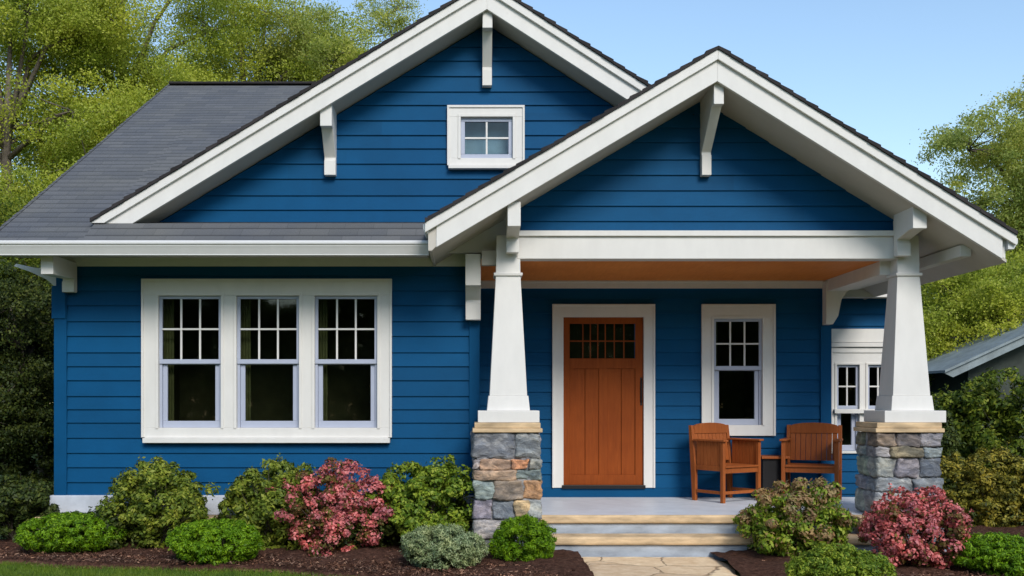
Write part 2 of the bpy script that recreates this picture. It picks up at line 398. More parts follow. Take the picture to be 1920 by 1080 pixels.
# --- windows
def window(rect, D, units, sill=None, lites=(3, 2), split=.5, casing_mat='white', low_inset=0, room='room', curtains=True, single=False):
    x0, x1, z0, z1 = rect
    mb = MB(); f0, f1 = D-.045, D+.10
    us = sorted(units)
    mb.box(x0, x1, f0, f1, us[0][3], z1); mb.box(x0, x1, f0, f1, z0, us[0][2])
    xs = [x0] + [v for u in us for v in (u[0], u[1])] + [x1]
    for k in range(0, len(xs), 2): mb.box(xs[k], xs[k+1], f0+.001, f1-.001, us[0][2], us[0][3])
    # raised back band round the outside and thin stops round each opening
    t = .014
    mb.box(x0-t, x1+t, f0-.015, f0+.02, z1-.012, z1+t); mb.box(x0-t, x0+.010, f0-.015, f0+.02, z0, z1-.012); mb.box(x1-.010, x1+t, f0-.015, f0+.02, z0, z1-.012)
    for u in us:
        a, b_, c, d_ = u; e = .03; g = f0-.010
        mb.box(a-e, b_+e, g, f0-.0005, d_, d_+e); mb.box(a-e, a, g, f0-.0005, c-e*.3, d_); mb.box(b_, b_+e, g, f0-.0005, c-e*.3, d_)
    W = mb.build('window', M[casing_mat], H, .003)
    if sill:
        sx0, sx1, sz0, sz1 = sill
        MB().box(sx0, sx1, f0-.05, D, sz0, sz1).box(sx0+.02, sx1-.02, f0-.035, D, sz1, sz1+.012).build('sill', M['white'], W, .004)
    for (a, b_, c, d_) in us:
        def sash(sx0, sx1, sz0, sz1, y0, fw, grid, bot=None, name='sash'):
            bot = bot or fw
            s = MB(); y1 = y0+.035
            s.box(sx0, sx1, y0, y1, sz1-fw, sz1); s.box(sx0, sx1, y0, y1, sz0, sz0+bot)
            s.box(sx0, sx0+fw, y0+.001, y1-.001, sz0+bot, sz1-fw); s.box(sx1-fw, sx1, y0+.001, y1-.001, sz0+bot, sz1-fw)
            so_ = s.build(name, M['sash'], W, .004)
            ix0, ix1, iz0, iz1 = sx0+fw, sx1-fw, sz0+bot, sz1-fw
            if grid:
                g = MB(); m_ = .010
                for i in range(1, grid[0]):
                    xx = ix0+(ix1-ix0)*i/grid[0]; g.box(xx-m_, xx+m_, y0+.006, y0+.022, iz0, iz1)
                for i in range(1, grid[1]):
                    zz = iz0+(iz1-iz0)*i/grid[1]; g.box(ix0, ix1, y0+.004, y0+.0235, zz-m_, zz+m_)
                g.build('muntins', M['white'], W, .002)
            MB().box(ix0-.005, ix1+.005, y0+.024, y0+.028, iz0-.005, iz1+.005).build('pane', M['glass'], W)
        zm = c+(d_-c)*split
        if single:
            sash(a, b_, c, d_, D-.01, .045, lites, .05)
        else:
            sash(a, b_, zm-.022, d_, D-.012, .034, lites, .05)
            li = low_inset
            sash(a+.03, b_-.03, c, zm+.02, D+.026, .050, None, .075)
            # side tracks below the upper sash
            MB().box(a, a+.029, D+.005, D+.06, c, zm-.023).build('sash_track', M['sash'], W, .003)
            MB().box(b_-.029, b_, D+.005, D+.06, c, zm-.023).build('sash_track', M['sash'], W, .003)
        if curtains:
            cb = MB(); n_ = 7
            wv = (b_-a)*.16
            for i in range(n_):
                cb.add([(a+wv*i/n_, D+.16+.012*(i % 2), c), (a+wv*(i+1)/n_, D+.16+.012*((i+1) % 2), c), (a+wv*(i+1)/n_, D+.16+.012*((i+1) % 2), d_), (a+wv*i/n_, D+.16+.012*(i % 2), d_)], [(0, 1, 2, 3)])
            cb.build('curtain', M['curtain'], W)
    # dark room behind; the attic window's box is painted as reflected sky
    a, b_, c, d_ = x0+.02, x1-.02, z0+.02, z1-.02; y0, y1 = D+.101, D+(.22 if room == 'sky_reflection' else 1.3)
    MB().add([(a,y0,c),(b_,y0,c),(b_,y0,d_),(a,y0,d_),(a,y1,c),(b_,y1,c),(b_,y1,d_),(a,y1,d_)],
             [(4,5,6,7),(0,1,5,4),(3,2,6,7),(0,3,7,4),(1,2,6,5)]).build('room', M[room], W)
    return W
us = [(X(a, DW), X(b, DW), Z(802, DW), Z(555, DW)) for a, b in ((299, 416), (445, 562), (591, 708))]
window((tri[0], tri[1], Z(820, DW), tri[3]), DW, us, (X(272, DW), X(732, DW), Z(830, DW), Z(821, DW)))
window(pw_r, DP, [(X(1337, DP), X(1428, DP), Z(797, DP), Z(598, DP))], split=.535)
aw = (X(841, DGW), X(981, DGW), Z(312, DGW), Z(202, DGW))
window(aw, DGW, [(X(864, DGW), X(961, DGW), Z(298, DGW), Z(221, DGW))], (X(841, DGW), X(981, DGW), Z(319, DGW), Z(313, DGW)), lites=(2, 2), room='sky_reflection', curtains=False, single=True)

# --- door
fx0, fx1, fz0, fz1 = door_r; dx0, dx1, dz0, dz1 = X(1056, DP), X(1206, DP), Z(909, DP), Z(595, DP)
mb = MB(); mb.box(fx0, fx1, DP-.045, DP+.12, dz1, fz1); mb.box(fx0, dx0, DP-.044, DP+.119, fz0, dz1); mb.box(dx1, fx1, DP-.044, DP+.119, fz0, dz1)
mb.box(fx0-.014, fx1+.014, DP-.06, DP-.02, fz1-.012, fz1+.014); mb.box(fx0-.014, fx0+.01, DP-.06, DP-.02, fz0, fz1-.012); mb.box(fx1-.01, fx1+.014, DP-.06, DP-.02, fz0, fz1-.012)
mb.build('door_frame', M['white'], H, .003)
MB().box(dx0-.02, dx1+.02, DP-.06, DP+.12, fz0-.012, dz0).build('door_threshold', M['black'], H, .003)
y0 = DP-.005; y1 = DP+.04
pz0, pz1 = Z(890, DP), Z(691, DP); lz0, lz1 = Z(672, DP), Z(607, DP)
ax0, ax1, bx0, bx1 = X(1071, DP), X(1123, DP), X(1139, DP), X(1191, DP)
gx0, gx1 = X(1068, DP), X(1191, DP)
mb = MB()
mb.box(dx0+.003, gx0, y0, y1, dz0, dz1); mb.box(gx1, dx1-.003, y0, y1, dz0, dz1)
mb.box(gx0, gx1, y0, y1, lz1, dz1); mb.box(gx0, gx1, y0, y1, pz1, lz0); mb.box(gx0, gx1, y0, y1, dz0, pz0)
mb.box(gx0, ax0, y0, y1, pz0, pz1); mb.box(ax1, bx0, y0, y1, pz0, pz1); mb.box(bx1, gx1, y0, y1, pz0, pz1)
mb.box(ax0, (ax0+ax1)/2-.003, y0+.016, y1, pz0, pz1); mb.box((ax0+ax1)/2+.003, ax1, y0+.016, y1, pz0, pz1)
mb.box(bx0, (bx0+bx1)/2-.003, y0+.016, y1, pz0, pz1); mb.box((bx0+bx1)/2+.003, bx1, y0+.016, y1, pz0, pz1)
mb.box(ax0, bx1, y1, y1+.004, pz0, pz1)
DO = mb.build('door', M['door'], H, .003)
g = MB()
for px in (1093, 1107, 1121, 1135, 1152, 1170): g.box(X(px, DP)-.006, X(px, DP)+.006, y0+.006, y0+.022, lz0, lz1)
g.box(gx0, gx1, y0+.005, y0+.0235, (lz0+lz1)/2-.007, (lz0+lz1)/2+.007)
g.build('muntins', M['door'], DO, .002)
MB().box(gx0-.004, gx1+.004, y0+.026, y0+.030, lz0-.004, lz1+.004).build('pane', M['glass'], DO)
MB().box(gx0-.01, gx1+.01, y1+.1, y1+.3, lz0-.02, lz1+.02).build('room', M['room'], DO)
hx = X(1202, DP)
MB().box(hx-.012, hx+.012, y0-.006, y0, Z(760, DP), Z(708, DP)).tube([(hx, y0-.008, Z(755, DP)), (hx, y0-.035, Z(750, DP)), (hx, y0-.038, Z(735, DP)), (hx, y0-.035, Z(716, DP)), (hx, y0-.008, Z(711, DP))], [.006]*5, 8).build('handle', M['black'], DO)

# --- porch: floor, steps, ceiling, beams
PX1 = X(1785, 10.7)
MB().box(XC, PX1-.05, DB-.02, DP, FLOOR-.1, FLOOR).build('porch_floor', M['porchgrey'], H, .003)
sx0, sx1 = X(1005, 10.6), X(1640, 10.6)
MB().box(XC, PX1-.1, DB+.02, DP, -.02, FLOOR-.101).build('porch_base', M['bluestone'], H)
MB().box(sx0, sx1, DB-.08, DB-.021, FLOOR-.085, FLOOR+.002).build('step_nosing', M['sandstone'], H, .02)
MB().box(X(1600, 10.7), PX1, DB-.28, DB-.02, FLOOR-.085, FLOOR+.003).build('step_nosing', M['sandstone'], H, .015)
MB().box(sx1, PX1-.06, DB-.24, DB+.019, -.02, FLOOR-.087).build('porch_base', M['bluestone'], H, .01)
MB().box(sx0, sx1-.003, DB-.04, DB+.019, -.02, FLOOR-.087).build('riser', M['riser'], H, .004)
T2 = .25
MB().box(sx0+.05, sx1-.02, DB-.34, DB-.041, T2-.085, T2).build('step_nosing', M['sandstone'], H, .02)
MB().box(sx0+.05, sx1-.03, DB-.30, DB-.042, -.02, T2-.087).build('riser', M['riser'], H, .004)
# ceiling boards
mb = MB(); yy = DB+.205
while yy < DP: mb.box(XC+.03, 4.36, yy, min(yy+.085, DP), CEIL, CEIL+.02); yy += .09
mb.box(XC+.03, 4.36, DB+.205, DP, CEIL+.014, CEIL+.03)
mb.build('porch_ceiling', M['ceiling'], H)
# front beam with cap mould
bx0, bx1 = X(970, DB), X(1682, DB)
MB().box(bx0, bx1, DB, DB+.2, Z(485, DB), Z(444, DB)).box(bx0-.0, bx1+.03, DB-.03, DB+.2, Z(443, DB), Z(433, DB)).box(bx0, bx1+.015, DB-.015, DB+.19, Z(444, DB), Z(443, DB)).build('beam', M['white'], H, .004)
MB().box(4.33, 4.55, DB+.201, DP+.0, 2.98, 3.45).build('beam', M['white'], H, .004)      # right side beam
MB().prism([(X(826, 11.05), Z(474, 11.05)), (X(975, 11.05), Z(474, 11.05)), (X(975, 11.05), 3.80), (X(826, 11.05), 3.26)], 11.05, 11.12).build('soffit_end', M['offwhite'], H, .003)
MB().box(X(903, 10.9), X(975, 10.9), 10.95, 11.04, Z(497, 10.95), Z(470, 10.95)).build('soffit_end', M['offwhite'], H, .003)

# --- gable roofs
def line_top(apx, apy, epx, epy, D):
    return (X(apx, D), Z(apy, D)), (X(epx, D), Z(epy, D))
def rake(D, apx, apy, epx, epy, a, b, board_end_px=None, zcut=None, ext=0):
    """strip between vertical offsets a..b (photo px) below the roof line"""
    (ax, az), (ex, ez) = line_top(apx, apy, epx, epy, D); k = D/F
    if board_end_px is not None:
        t = (X(board_end_px, D)-ax)/(ex-ax); ex, ez = ax+(ex-ax)*t, az+(ez-az)*t
    p = [(ax, az-a*k), (ex, ez-a*k), (ex, ez-b*k), (ax, az-b*k)]
    if zcut is not None: p = clip(p, 0, 1, -zcut)
    return p
def gable_roof(D0, Dback, ap, ends, vt, crown, board_ends, zcut, soff_back, rk=0):
    for side, (epx, epy) in enumerate(ends):
        (ax, az), (ex, ez) = line_top(ap[0], ap[1], epx, epy, D0)
        k = D0/F
        L = math.hypot(ex-ax, ez-az); nx, nz_ = (ex-ax)/L, (ez-az)/L
        # shingle slab with uv
        th = .035; up = 0.012
        zb = zcut
        P = lambda x, y, z: (x, y, z)
        vs = [P(ex, D0-.03, ez), P(ax, D0-.03, az), P(ax, Dback, az), P(ex, Dback, ez)]
        vs2 = [(v[0], v[1], v[2]-th) for v in vs]
        mb = MB(); uvs = [[(0, 0), (0, L), (Dback-D0, L), (Dback-D0, 0)]] + [None]*5
        mb.add(vs+vs2, [(0, 1, 2, 3), (7, 6, 5, 4), (0, 4, 5, 1), (1, 5, 6, 2), (2, 6, 7, 3), (3, 7, 4, 0)], uvs)
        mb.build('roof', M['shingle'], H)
        # ragged shingle ends along the rake
        mb = MB(); s = 0; rr = random.Random(side+int(ap[0]))
        while s < L-.02:
            e = min(s+.145, L); j = rr.uniform(0, .012); q = rr.uniform(.0, .012)
            x0_, z0_ = ax+nx*s, az+nz_*s; x1_, z1_ = ax+nx*e, az+nz_*e
            mb.add([(x0_, D0-.05-j, z0_+.002), (x1_, D0-.05-j, z1_+.012+q), (x1_, D0+.12, z1_+.012+q), (x0_, D0+.12, z0_+.002),
                    (x0_, D0-.05-j, z0_-.028), (x1_, D0-.05-j, z1_-.026), (x1_, D0+.12, z1_-.026), (x0_, D0+.12, z0_-.028)],
                   [(0, 1, 2, 3), (7, 6, 5, 4), (0, 4, 5, 1), (1, 5, 6, 2), (2, 6, 7, 3), (3, 7, 4, 0)])
            s = e
        mb.build('shingle_edge', M['shingle_dark'], H)
        # crown mould and board
        be = board_ends[side]
        cr = rake(D0, *ap, epx, epy, 5, crown, None, zcut)
        MB().prism(cr, D0-.035, D0-.001).build('crown_moulding', M['white'], H, .005)
        bd = rake(D0, *ap, epx, epy, crown-1, vt, be, zcut)
        MB().prism(bd, D0, D0+.045).build('bargeboard', M['white'], H, .004)
        # soffit
        sx = ex + (.06 if side == 0 else -.06)
        t = (sx-ax)/(ex-ax); sz = az+(ez-az)*t
        u = (vt-2)*k
        poly = [(ax, az-u+.03), (sx, sz-u+.03), (sx, sz-u), (ax, az-u)]
        if zcut is not None: poly = clip(poly, 0, 1, -zcut)
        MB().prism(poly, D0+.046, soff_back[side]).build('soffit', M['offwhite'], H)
mainG = (913, -35); mL = (172, 413); mR = (1300, -35+.645*387)
gable_roof(DG, 16.0, mainG, [mL, mR], 52, 21, (None, None), Z(419, DG), (DGW+.02, DGW+.02))
porG = (1345, 89); pL = (797, 413); pR = (1903, 437)
gable_roof(DQ, 14.9, porG, [pL, pR], 63, 24, (818, 1880), None, (12.4, 14.8))
# porch eave returns: fascia boards along the side eaves, gutters ends
exL = X(797, DQ); ezL = Z(413, DQ); exR = X(1903, DQ); ezR = Z(437, DQ)
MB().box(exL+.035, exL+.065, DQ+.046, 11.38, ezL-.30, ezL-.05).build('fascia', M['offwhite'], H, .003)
MB().box(exR-.10, exR-.07, DQ+.046, 14.85, ezR-.245, ezR-.02).build('fascia', M['white'], H, .003)
MB().prism([(exR-.068, ezR-.05), (exR+.03, ezR-.05), (exR+.03, ezR-.10), (exR-.01, ezR-.16), (exR-.068, ezR-.16)], DQ+.0, 14.85).build('gutter', M['gutter'], H, .004)
MB().prism([(exL+.034, ezL-.04), (exL-.02, ezL-.04), (exL-.02, ezL-.08), (exL+.0, ezL-.13), (exL+.034, ezL-.13)], DQ+.0, 11.0).build('gutter', M['gutter'], H, .004)
MB().prism([(exL+.03, ezL-.075), (X(822, DQ), ezL-.0), (X(822, DQ), ezL-.235), (exL+.066, ezL-.30), (exL+.03, ezL-.30)], DQ+.012, DQ+.044).build('rake_return', M['offwhite'], H, .003)
MB().box(4.93, 5.04, DQ+.25, 14.2, 3.10, 3.215).build('purlin', M['white'], H, .004)
# main gable siding
(ax, az), (ex, ez) = line_top(*mainG, *mL, DG); (ax2, az2), (fx, fz) = line_top(*mainG, *mR, DG)
gz = Z(417, DGW)
pt = [(ex-1, gz), (X(1560, DGW), gz), (X(1560, DGW), 7), (ex-1, 7)]
def under(poly, A, E, off):
    a_, b_ = A; c_, d_ = E; m = (d_-b_)/(c_-a_)     # z <= b_+m(x-a_)-off
    return clip(poly, m, -1, b_-m*a_-off)
pt = under(pt, (ax, az), (ex, ez), .30); pt = under(pt, (ax, az), (fx, fz), .30)
mb = MB(); siding(mb, pt, levels(gz-.02, 6.3, .168), [inset((aw[0], aw[1], Z(319, DGW), aw[3]), .06)], front(DGW)); mb.build('gable_siding', M['blue'], H)
mb = MB(); mb.prism([(p[0], p[1]) for p in under(under([(XL, 3.45), (XR, 3.45), (XR, 7), (XL, 7)], (ax, az), (ex, ez), .32), (ax, az), (fx, fz), .32)], 15.2, 15.3); mb.build('side_wall', M['blue'], H)
# porch gable siding
(ax, az), (ex, ez) = line_top(*porG, *pL, DQ); _, (fx, fz) = line_top(*porG, *pR, DQ)
pz = Z(434, DQW)
pt = [(X(976, DQW), pz), (X(1674, DQW), pz), (X(1674, DQW), 6), (X(976, DQW), 6)]
pt = under(under(pt, (ax, az), (ex, ez), .325), (ax, az), (fx, fz), .325)
mb = MB(); siding(mb, pt, levels(pz-.05, 5.2, .168), [], front(DQW)); mb.build('gable_siding', M['blue'], H)
# side cheeks of the porch attic
MB().box(X(1674, DQW), X(1674, DQW)+.04, DQW-.05, 12.8, 3.451, 3.7).build('attic_cheek', M['offwhite'], H, .003)

# --- main roof: left slope, skirt, back
ez0 = Z(450, DE); XRk = X(-20, DE); DR = 16.93; zr = 6.85; sl_ = (zr-ez0)/(DR-DE)
def slab(mb, pts, th=.04, uv=None):
    vs = pts+[(p[0], p[1], p[2]-th) for p in pts]; n = len(pts)
    uvs = [uv or [(p[0], math.hypot(p[1]-DE, p[2]-ez0)) for p in pts]]+[None]*(n+1)
    mb.add(vs, [tuple(range(n)), tuple(range(2*n-1, n-1, -1))]+[(i, i+n, (i+1) % n+n, (i+1) % n) for i in range(n)], uvs)
zz = lambda y: ez0+sl_*(y-DE)
XG = X(172, DG)+.03
mb = MB()
slab(mb, [(XRk, DE-.03, zz(DE-.03)), (XG, DE-.03, zz(DE-.03)), (XG, DR, zr), (XRk, DR, zr)])
slab(mb, [(XG, DGW+.1, zz(DGW+.1)), (X(1160, 13), DGW+.1, zz(DGW+.1)), (X(1160, 13), DR, zr), (XG, DR, zr)])
slab(mb, [(XRk, 23.2, ez0), (XRk, DR+.01, zr), (X(1160, 13), DR+.01, zr), (X(1160, 13), 23.2, ez0)])
mb.build('roof', M['shingle'], H)
mb = MB()
exS = -.50
slab(mb, [(XG, DE-.03, zz(DE-.03)), (exS, DE-.03, zz(DE-.03)), (exS, DG, Z(419, DG)), (XG, DG, Z(419, DG))])
slab(mb, [(XG, DG, Z(419, DG)), (0, DG, Z(419, DG)), (0, DGW+.02, gz+.002), (XG, DGW+.02, gz+.002)])
mb.build('skirt_roof', M['shingle'], H)
mb = MB(); mb.box(XRk, X(640, DR), DR-.13, DR+.13, zr-.03, zr+.008); mb.build('ridge_cap', M['shingle_dark'], H, .01)
mb = MB(); s = DE-.03; rr = random.Random(5)
while s < DR-.05:
    e = s+.13; j = rr.uniform(0, .012)
    slab(mb, [(XRk-.03-j, s, zz(s)+.012), (XRk-.001, s, zz(s)+.012), (XRk-.001, e, zz(e)+.004), (XRk-.03-j, e, zz(e)+.004)], .03); s = e
mb.build('shingle_edge', M['shingle'], H)
# rake board on the left, sloped soffit and boxed eave
MB().prism([(DE, zz(DE)-.05), (DR, zr-.05), (DR, zr-.24), (DE, zz(DE)-.2)], XRk+.01, XRk+.05, 'x').build('bargeboard', M['white'], H, .003)
MB().prism([(DW+.1, zz(DW)+.0), (DR, zr-.09), (DR, zr-.12), (DW+.1, zz(DW)-.05)], XRk+.051, XL+.0, 'x').build('soffit', M['offwhite'], H)
eb = Z(480, DE)
# fascia + gutter + soffit of the wing eave
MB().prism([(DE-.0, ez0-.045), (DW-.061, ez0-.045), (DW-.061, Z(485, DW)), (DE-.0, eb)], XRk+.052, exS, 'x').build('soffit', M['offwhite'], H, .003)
prof = [(DE-.002, ez0-.02), (DE-.105, ez0-.02), (DE-.115, ez0-.035), (DE-.115, ez0-.055), (DE-.10, ez0-.065), (DE-.10, ez0-.072), (DE-.085, ez0-.10), (DE-.06, eb+.012), (DE-.06, eb), (DE-.002, eb)]
MB().prism(prof, XRk-.03, exS+.03, 'x').build('gutter', M['gutter'], H, .002)

# --- brackets
def bracket_y(cx, wd, yw, yf, ztop, zarm, zfoot0, zfoot1, foot=.09, slope=0, name='bracket'):
    """knee bracket on a front wall: arm reaching out to yf, foot block on the wall; profile in (y,z)"""
    p = [(yw, ztop), (yf, ztop), (yf, zarm), (yf+.10, zarm), (yw-foot+.01, zfoot0+.03), (yw-foot+.01, zfoot0), (yw-foot-.01, zfoot0), (yw-foot-.01, zfoot1), (yw, zfoot1)]
    mb = MB(); mb.prism(p, cx-wd/2, cx+wd/2, 'x'); return mb.build(name, M['white'], H, .005)
bracket_y(X(611, 11.0), .125, DGW, 11.0, Z(190, 11.0), Z(236, 11.0), Z(300, DGW-.1), Z(328, DGW-.1))
bracket_y(X(914, 11.0), .105, DGW, 11.0, Z(14, 11.0), Z(52, 11.0), Z(130, DGW-.1), Z(160, DGW-.1))
bracket_y(X(1348, DQ+.06), .10, DQW, DQ+.06, Z(148, DQ+.06), Z(195, DQ+.06), Z(290, DQW-.1), Z(328, DQW-.1))
bracket_y(X(964, DQ+.06), .13, DB-.03, DQ+.06, Z(378, DQ+.06), Z(424, DQ+.06), Z(452, DB-.1), Z(474, DB-.1))
bracket_y(X(1725, DQ+.1), .14, DB-.02, DQ+.1, Z(384, DQ+.1), Z(428, DQ+.1), Z(455, DB-.1), Z(480, DB-.1))
bracket_y(X(88, 10.72), .13, DW-.03, 10.72, eb+.03, Z(514, 10.72), Z(528, DW-.1), Z(548, DW-.1))
bracket_y(X(887, 10.95), .165, DW-.03, 11.0, CEIL+.08, Z(535, 11.0), Z(568, DW-.13), Z(600, DW-.13), foot=.12)
# side brackets, profile in (x,z)
def arm(pts, y0, y1, name='bracket', mat='white'):
    return MB().prism(pts, y0, y1).build(name, M[mat], H, .005)
D_ = 12.62
arm([(X(1549, D_), Z(527, D_)), (X(1668, D_), Z(487, D_)), (X(1668, D_), Z(512, D_)), (X(1590, D_), Z(545, D_)), (X(1578, D_), Z(562, D_)), (X(1572, D_), Z(592, D_)), (X(1562, D_), Z(608, D_)), (X(1549, D_), Z(608, D_))], D_, D_+.14)
D_ = 11.35
arm([(X(107, D_), Z(545, D_)), (X(107, D_), Z(500, D_)), (X(60, D_), Z(500, D_)), (X(22, D_), Z(492, D_)), (X(18, D_), Z(497, D_)), (X(50, D_), Z(508, D_)), (X(80, D_), Z(522, D_))], D_+.1, D_+.22)

# --- porch columns on stone piers
def column(cpx, top_px, bot_px, pier, ztop):
    cy = 10.93; k = 10.78/F
    cx = X(cpx, 10.78)
    ht, hb = top_px*k/2, bot_px*k/2
    zc = Z(514, 10.78); zb = Z(742, 10.78); zpl0, zpl1 = Z(792, 10.7), Z(770, 10.7)
    mb = MB(); mb.frustum(cx, cy, zb, hb, hb, zc, ht, ht); mb.frustum(cx, cy, zc, ht, ht, ztop, ht-.006, ht-.006)
    CO = mb.build('column', M['white'], H, .005)
    MB().frustum(cx, cy, zc-.016, ht+.020, ht+.020, zc+.016, ht+.024, ht+.024).build('collar', M['white'], CO, .006)
    MB().frustum(cx, cy, zpl1, hb+.028, hb+.028, zb, hb+.012, hb+.012).build('base', M['white'], CO, .004)
    hp = 57*k
    MB().box(cx-hp, cx+hp, cy-hp+.03, cy+hp-.03, zpl0, zpl1).build('plinth', M['white'], CO, .005)
    # pier
    p0, p1, zbot, rows = pier
    yf, yb = 10.62, 11.22
    x0, x1 = X(p0, yf), X(p1, yf)
    zt = Z(811, yf)
    PI_ = MB().box(x0+.035, x1-.035, yf+.035, yb-.035, zbot, zt-.01).build('stone_pier', M['mortar'], H)
    MB().box(x0-.012, x1+.012, yf-.02, yb+.02, zt, Z(803, yf)-.001).box(x0+.008, x1-.008, yf+.0, yb, Z(803, yf), zpl0-.001).build('capstone', M['sandstone'], PI_, .008)
    mb = MB(); rs = random.Random(int(cpx))
    def block(a0, a1, b0, b1, c0, c1, tint):
        n = 6; gx = (a0+a1)/2; gy = (b0+b1)/2; gz_ = (c0+c1)/2; hx_, hy_, hz_ = (a1-a0)/2-.0, (b1-b0)/2, (c1-c0)/2+.001
        bm = bmesh.new(); bmesh.ops.create_cube(bm, size=2); bmesh.ops.subdivide_edges(bm, edges=bm.edges, cuts=n+2, use_grid_fill=True)
        vs = []; sd = Vector((rs.uniform(0, 50), rs.uniform(0, 50), rs.uniform(0, 50)))
        for v in bm.verts:
            p = v.co.copy(); L6 = (abs(p.x)**13+abs(p.y)**13+abs(p.z)**13)**(1/13); q = p/L6
            w_ = Vector((q.x*hx_, q.y*hy_, q.z*hz_))
            nn = noise.noise_vector(w_*7+sd)*.034+noise.noise_vector(w_*26+sd)*.018+noise.noise_vector(w_*60+sd)*.006
            nn.z *= .6
            vs.append((gx+w_.x+nn.x, gy+w_.y+nn.y, gz_+w_.z+nn.z))
        fs = [tuple(v.index for v in f.verts) for f in bm.faces]; bm.free()
        mb.add(vs, fs, None, tint)
    for (r0, r1, stones) in rows:
        za, zc_ = Z(r1, yf), Z(r0, yf); za = max(za, zbot)
        for back in (0, 1):
            st = stones if not back else [(0, .55, stones[0][2]), (.55, 1, stones[-1][2])]
            ym = (yf+yb)/2+rs.uniform(-.08, .08)
            for (f0, f1, t) in st:
                ts = tuple(c*rs.uniform(.9, 1.1) for c in t)
                j0 = rs.uniform(-.012, .012) if f0 == 0 else 0; j1 = rs.uniform(-.012, .012) if f1 == 1 else 0
                block(x0+(x1-x0)*f0+j0, x0+(x1-x0)*f1+j1, (yf+rs.uniform(-.012, .015)) if not back else ym, ym if not back else yb, za, zc_, ts)
    mb.build('stone_facing', M['stone'], PI_, smooth=True)
G1, G2, G3, OR, TN, BR, LG, DK = (.22, .235, .245), (.28, .29, .295), (.18, .195, .21), (.52, .25, .14), (.42, .30, .20), (.22, .19, .14), (.35, .35, .33), (.13, .135, .13)
rowsL = [(812, 860, [(0, .62, G1), (.62, 1, G2)]),
         (861, 880, [(0, .10, LG), (.10, .55, TN), (.55, .8, OR), (.8, 1, G2)]), (881, 901, [(0, .62, TN), (.62, 1, G1)]),
         (902, 938, [(0, .30, LG), (.30, .72, BR), (.72, 1, OR)]),
         (939, 974, [(0, .28, G2), (.28, .62, G3), (.62, .8, TN), (.8, 1, LG)]),
         (975, 1012, [(0, .5, LG), (.5, 1, G1)]), (1013, 1048, [(0, .6, DK), (.6, 1, G3)])]
column(953, 46, 70, (888, 1015, 0, rowsL), Z(440, 10.78))
rowsR = [(812, 838, [(0, .3, BR), (.3, .66, DK), (.66, 1, G2)]), (839, 858, [(0, .22, LG), (.22, .7, BR), (.7, 1, G2)]),
         (859, 896, [(0, .30, LG), (.30, .66, G2), (.66, 1, G3)]),
         (897, 922, [(0, .55, G2), (.55, 1, G1)]), (923, 968, [(0, .42, LG), (.42, .75, G1), (.75, 1, G3)])]
column(1706, 42, 70, (1643, 1768, FLOOR+.003, rowsR), Z(440, 10.78))

# --- rear right wing
D4 = 14.0; wx0, wx1 = XR, X(1692, D4)
wz = Z(560, D4)
wr = (X(1558, D4), X(1672, D4), Z(850, D4), Z(660, D4))
mb = MB(); siding(mb, [(wx0-.3, .2), (wx1-.1, .2), (wx1-.1, wz), (wx0-.3, wz)], levels(.2, wz+.1), [inset(wr, .04)], front(D4)); mb.build('wing_siding', M['blue'], H)
MB().box(wx1-.1, wx1+.01, D4-.03, 19, .1, wz).build('corner_board', M['blue'], H, .004)
MB().box(wx0-.05, wx1+.0, D4-.35, D4+.1, wz, wz+.03).box(wx0-.05, wx1+.02, D4-.40, D4-.351, wz-.02, wz+.16).build('fascia', M['white'], H, .003)
mb = MB(); slab(mb, [(wx0-.05, D4-.42, wz+.18), (wx1+.04, D4-.42, wz+.18), (wx1+.04, 17.5, wz+1.4), (wx0-.05, 17.5, wz+1.4)]); mb.build('roof', M['shingle'], H)
MB().box(X(1556, D4), X(1676, D4), D4-.05, D4+.0, Z(642, D4), Z(617, D4)).box(X(1554, D4), X(1678, D4), D4-.09, D4-.0, Z(651, D4), Z(643, D4)).box(X(1554, D4), X(1678, D4), D4-.06, D4-.0, Z(659, D4), Z(652, D4)).build('window_head', M['white'], H, .004)
window(wr, D4, [(X(1567, D4), X(1609, D4), Z(845, D4), Z(684, D4)), (X(1625, D4), X(1667, D4), Z(845, D4), Z(684, D4))], lites=(2, 2), split=.5, curtains=False)
MB().box(X(1560, D4), X(1670, D4), D4-.11, D4-.046, Z(775, D4), Z(767, D4)).build('sill', M['white'], H, .004)

# ------------------------------------------------------------ GROUND
struct(MB().add([(-400, -60, 0), (400, -60, 0), (400, 600, 0), (-400, 600, 0)], [(0, 1, 2, 3)]).build('ground', M['lawn']))
def front_edge(x):  # lawn / mulch boundary
    return 10.2 - .55*max(0, (x+4.7))/3.0 - .5*max(0, x+1.7)/2 + .05*math.sin(x*2.1)+.03*math.sin(x*5.3)
px_l = lambda y: 1.03 + .03*(10.45-y) + .025*math.sin(y*9)
px_r = lambda y: 2.50 - .05*(10.45-y) + .03*math.sin(y*7+1)
def bedmesh(x0, x1, yfun, y1, nx, ny, z=.03):
    vs = []; fs = []
    for i in range(nx+1):
        x = x0+(x1-x0)*i/nx; ya = yfun(x)
        for j in range(ny+1):
            y = ya+(y1-ya)*j/ny; e = min(1, min(j, 3)/3*1.0)
            vs.append((x, y, -.01+(z+.035*noise.noise(Vector((x*3, y*3, 0)))+.018*noise.noise(Vector((x*14, y*14, 2)))+.02)*e+min(.06, .05*(y-ya))))
    for i in range(nx):
        for j in range(ny): a = i*(ny+1)+j; fs.append((a, a+ny+1, a+ny+2, a+1))
    return vs, fs
mb = MB(); mb.add(*bedmesh(-9, X(1085, 10.45)-.0, front_edge, DW, 260, 60))
struct(mb.build('mulch_bed', M['mulch'], smooth=True))
mb = MB(); mb.add(*bedmesh(2.40, 9, lambda x: 8.6, DW+1.2, 180, 70))
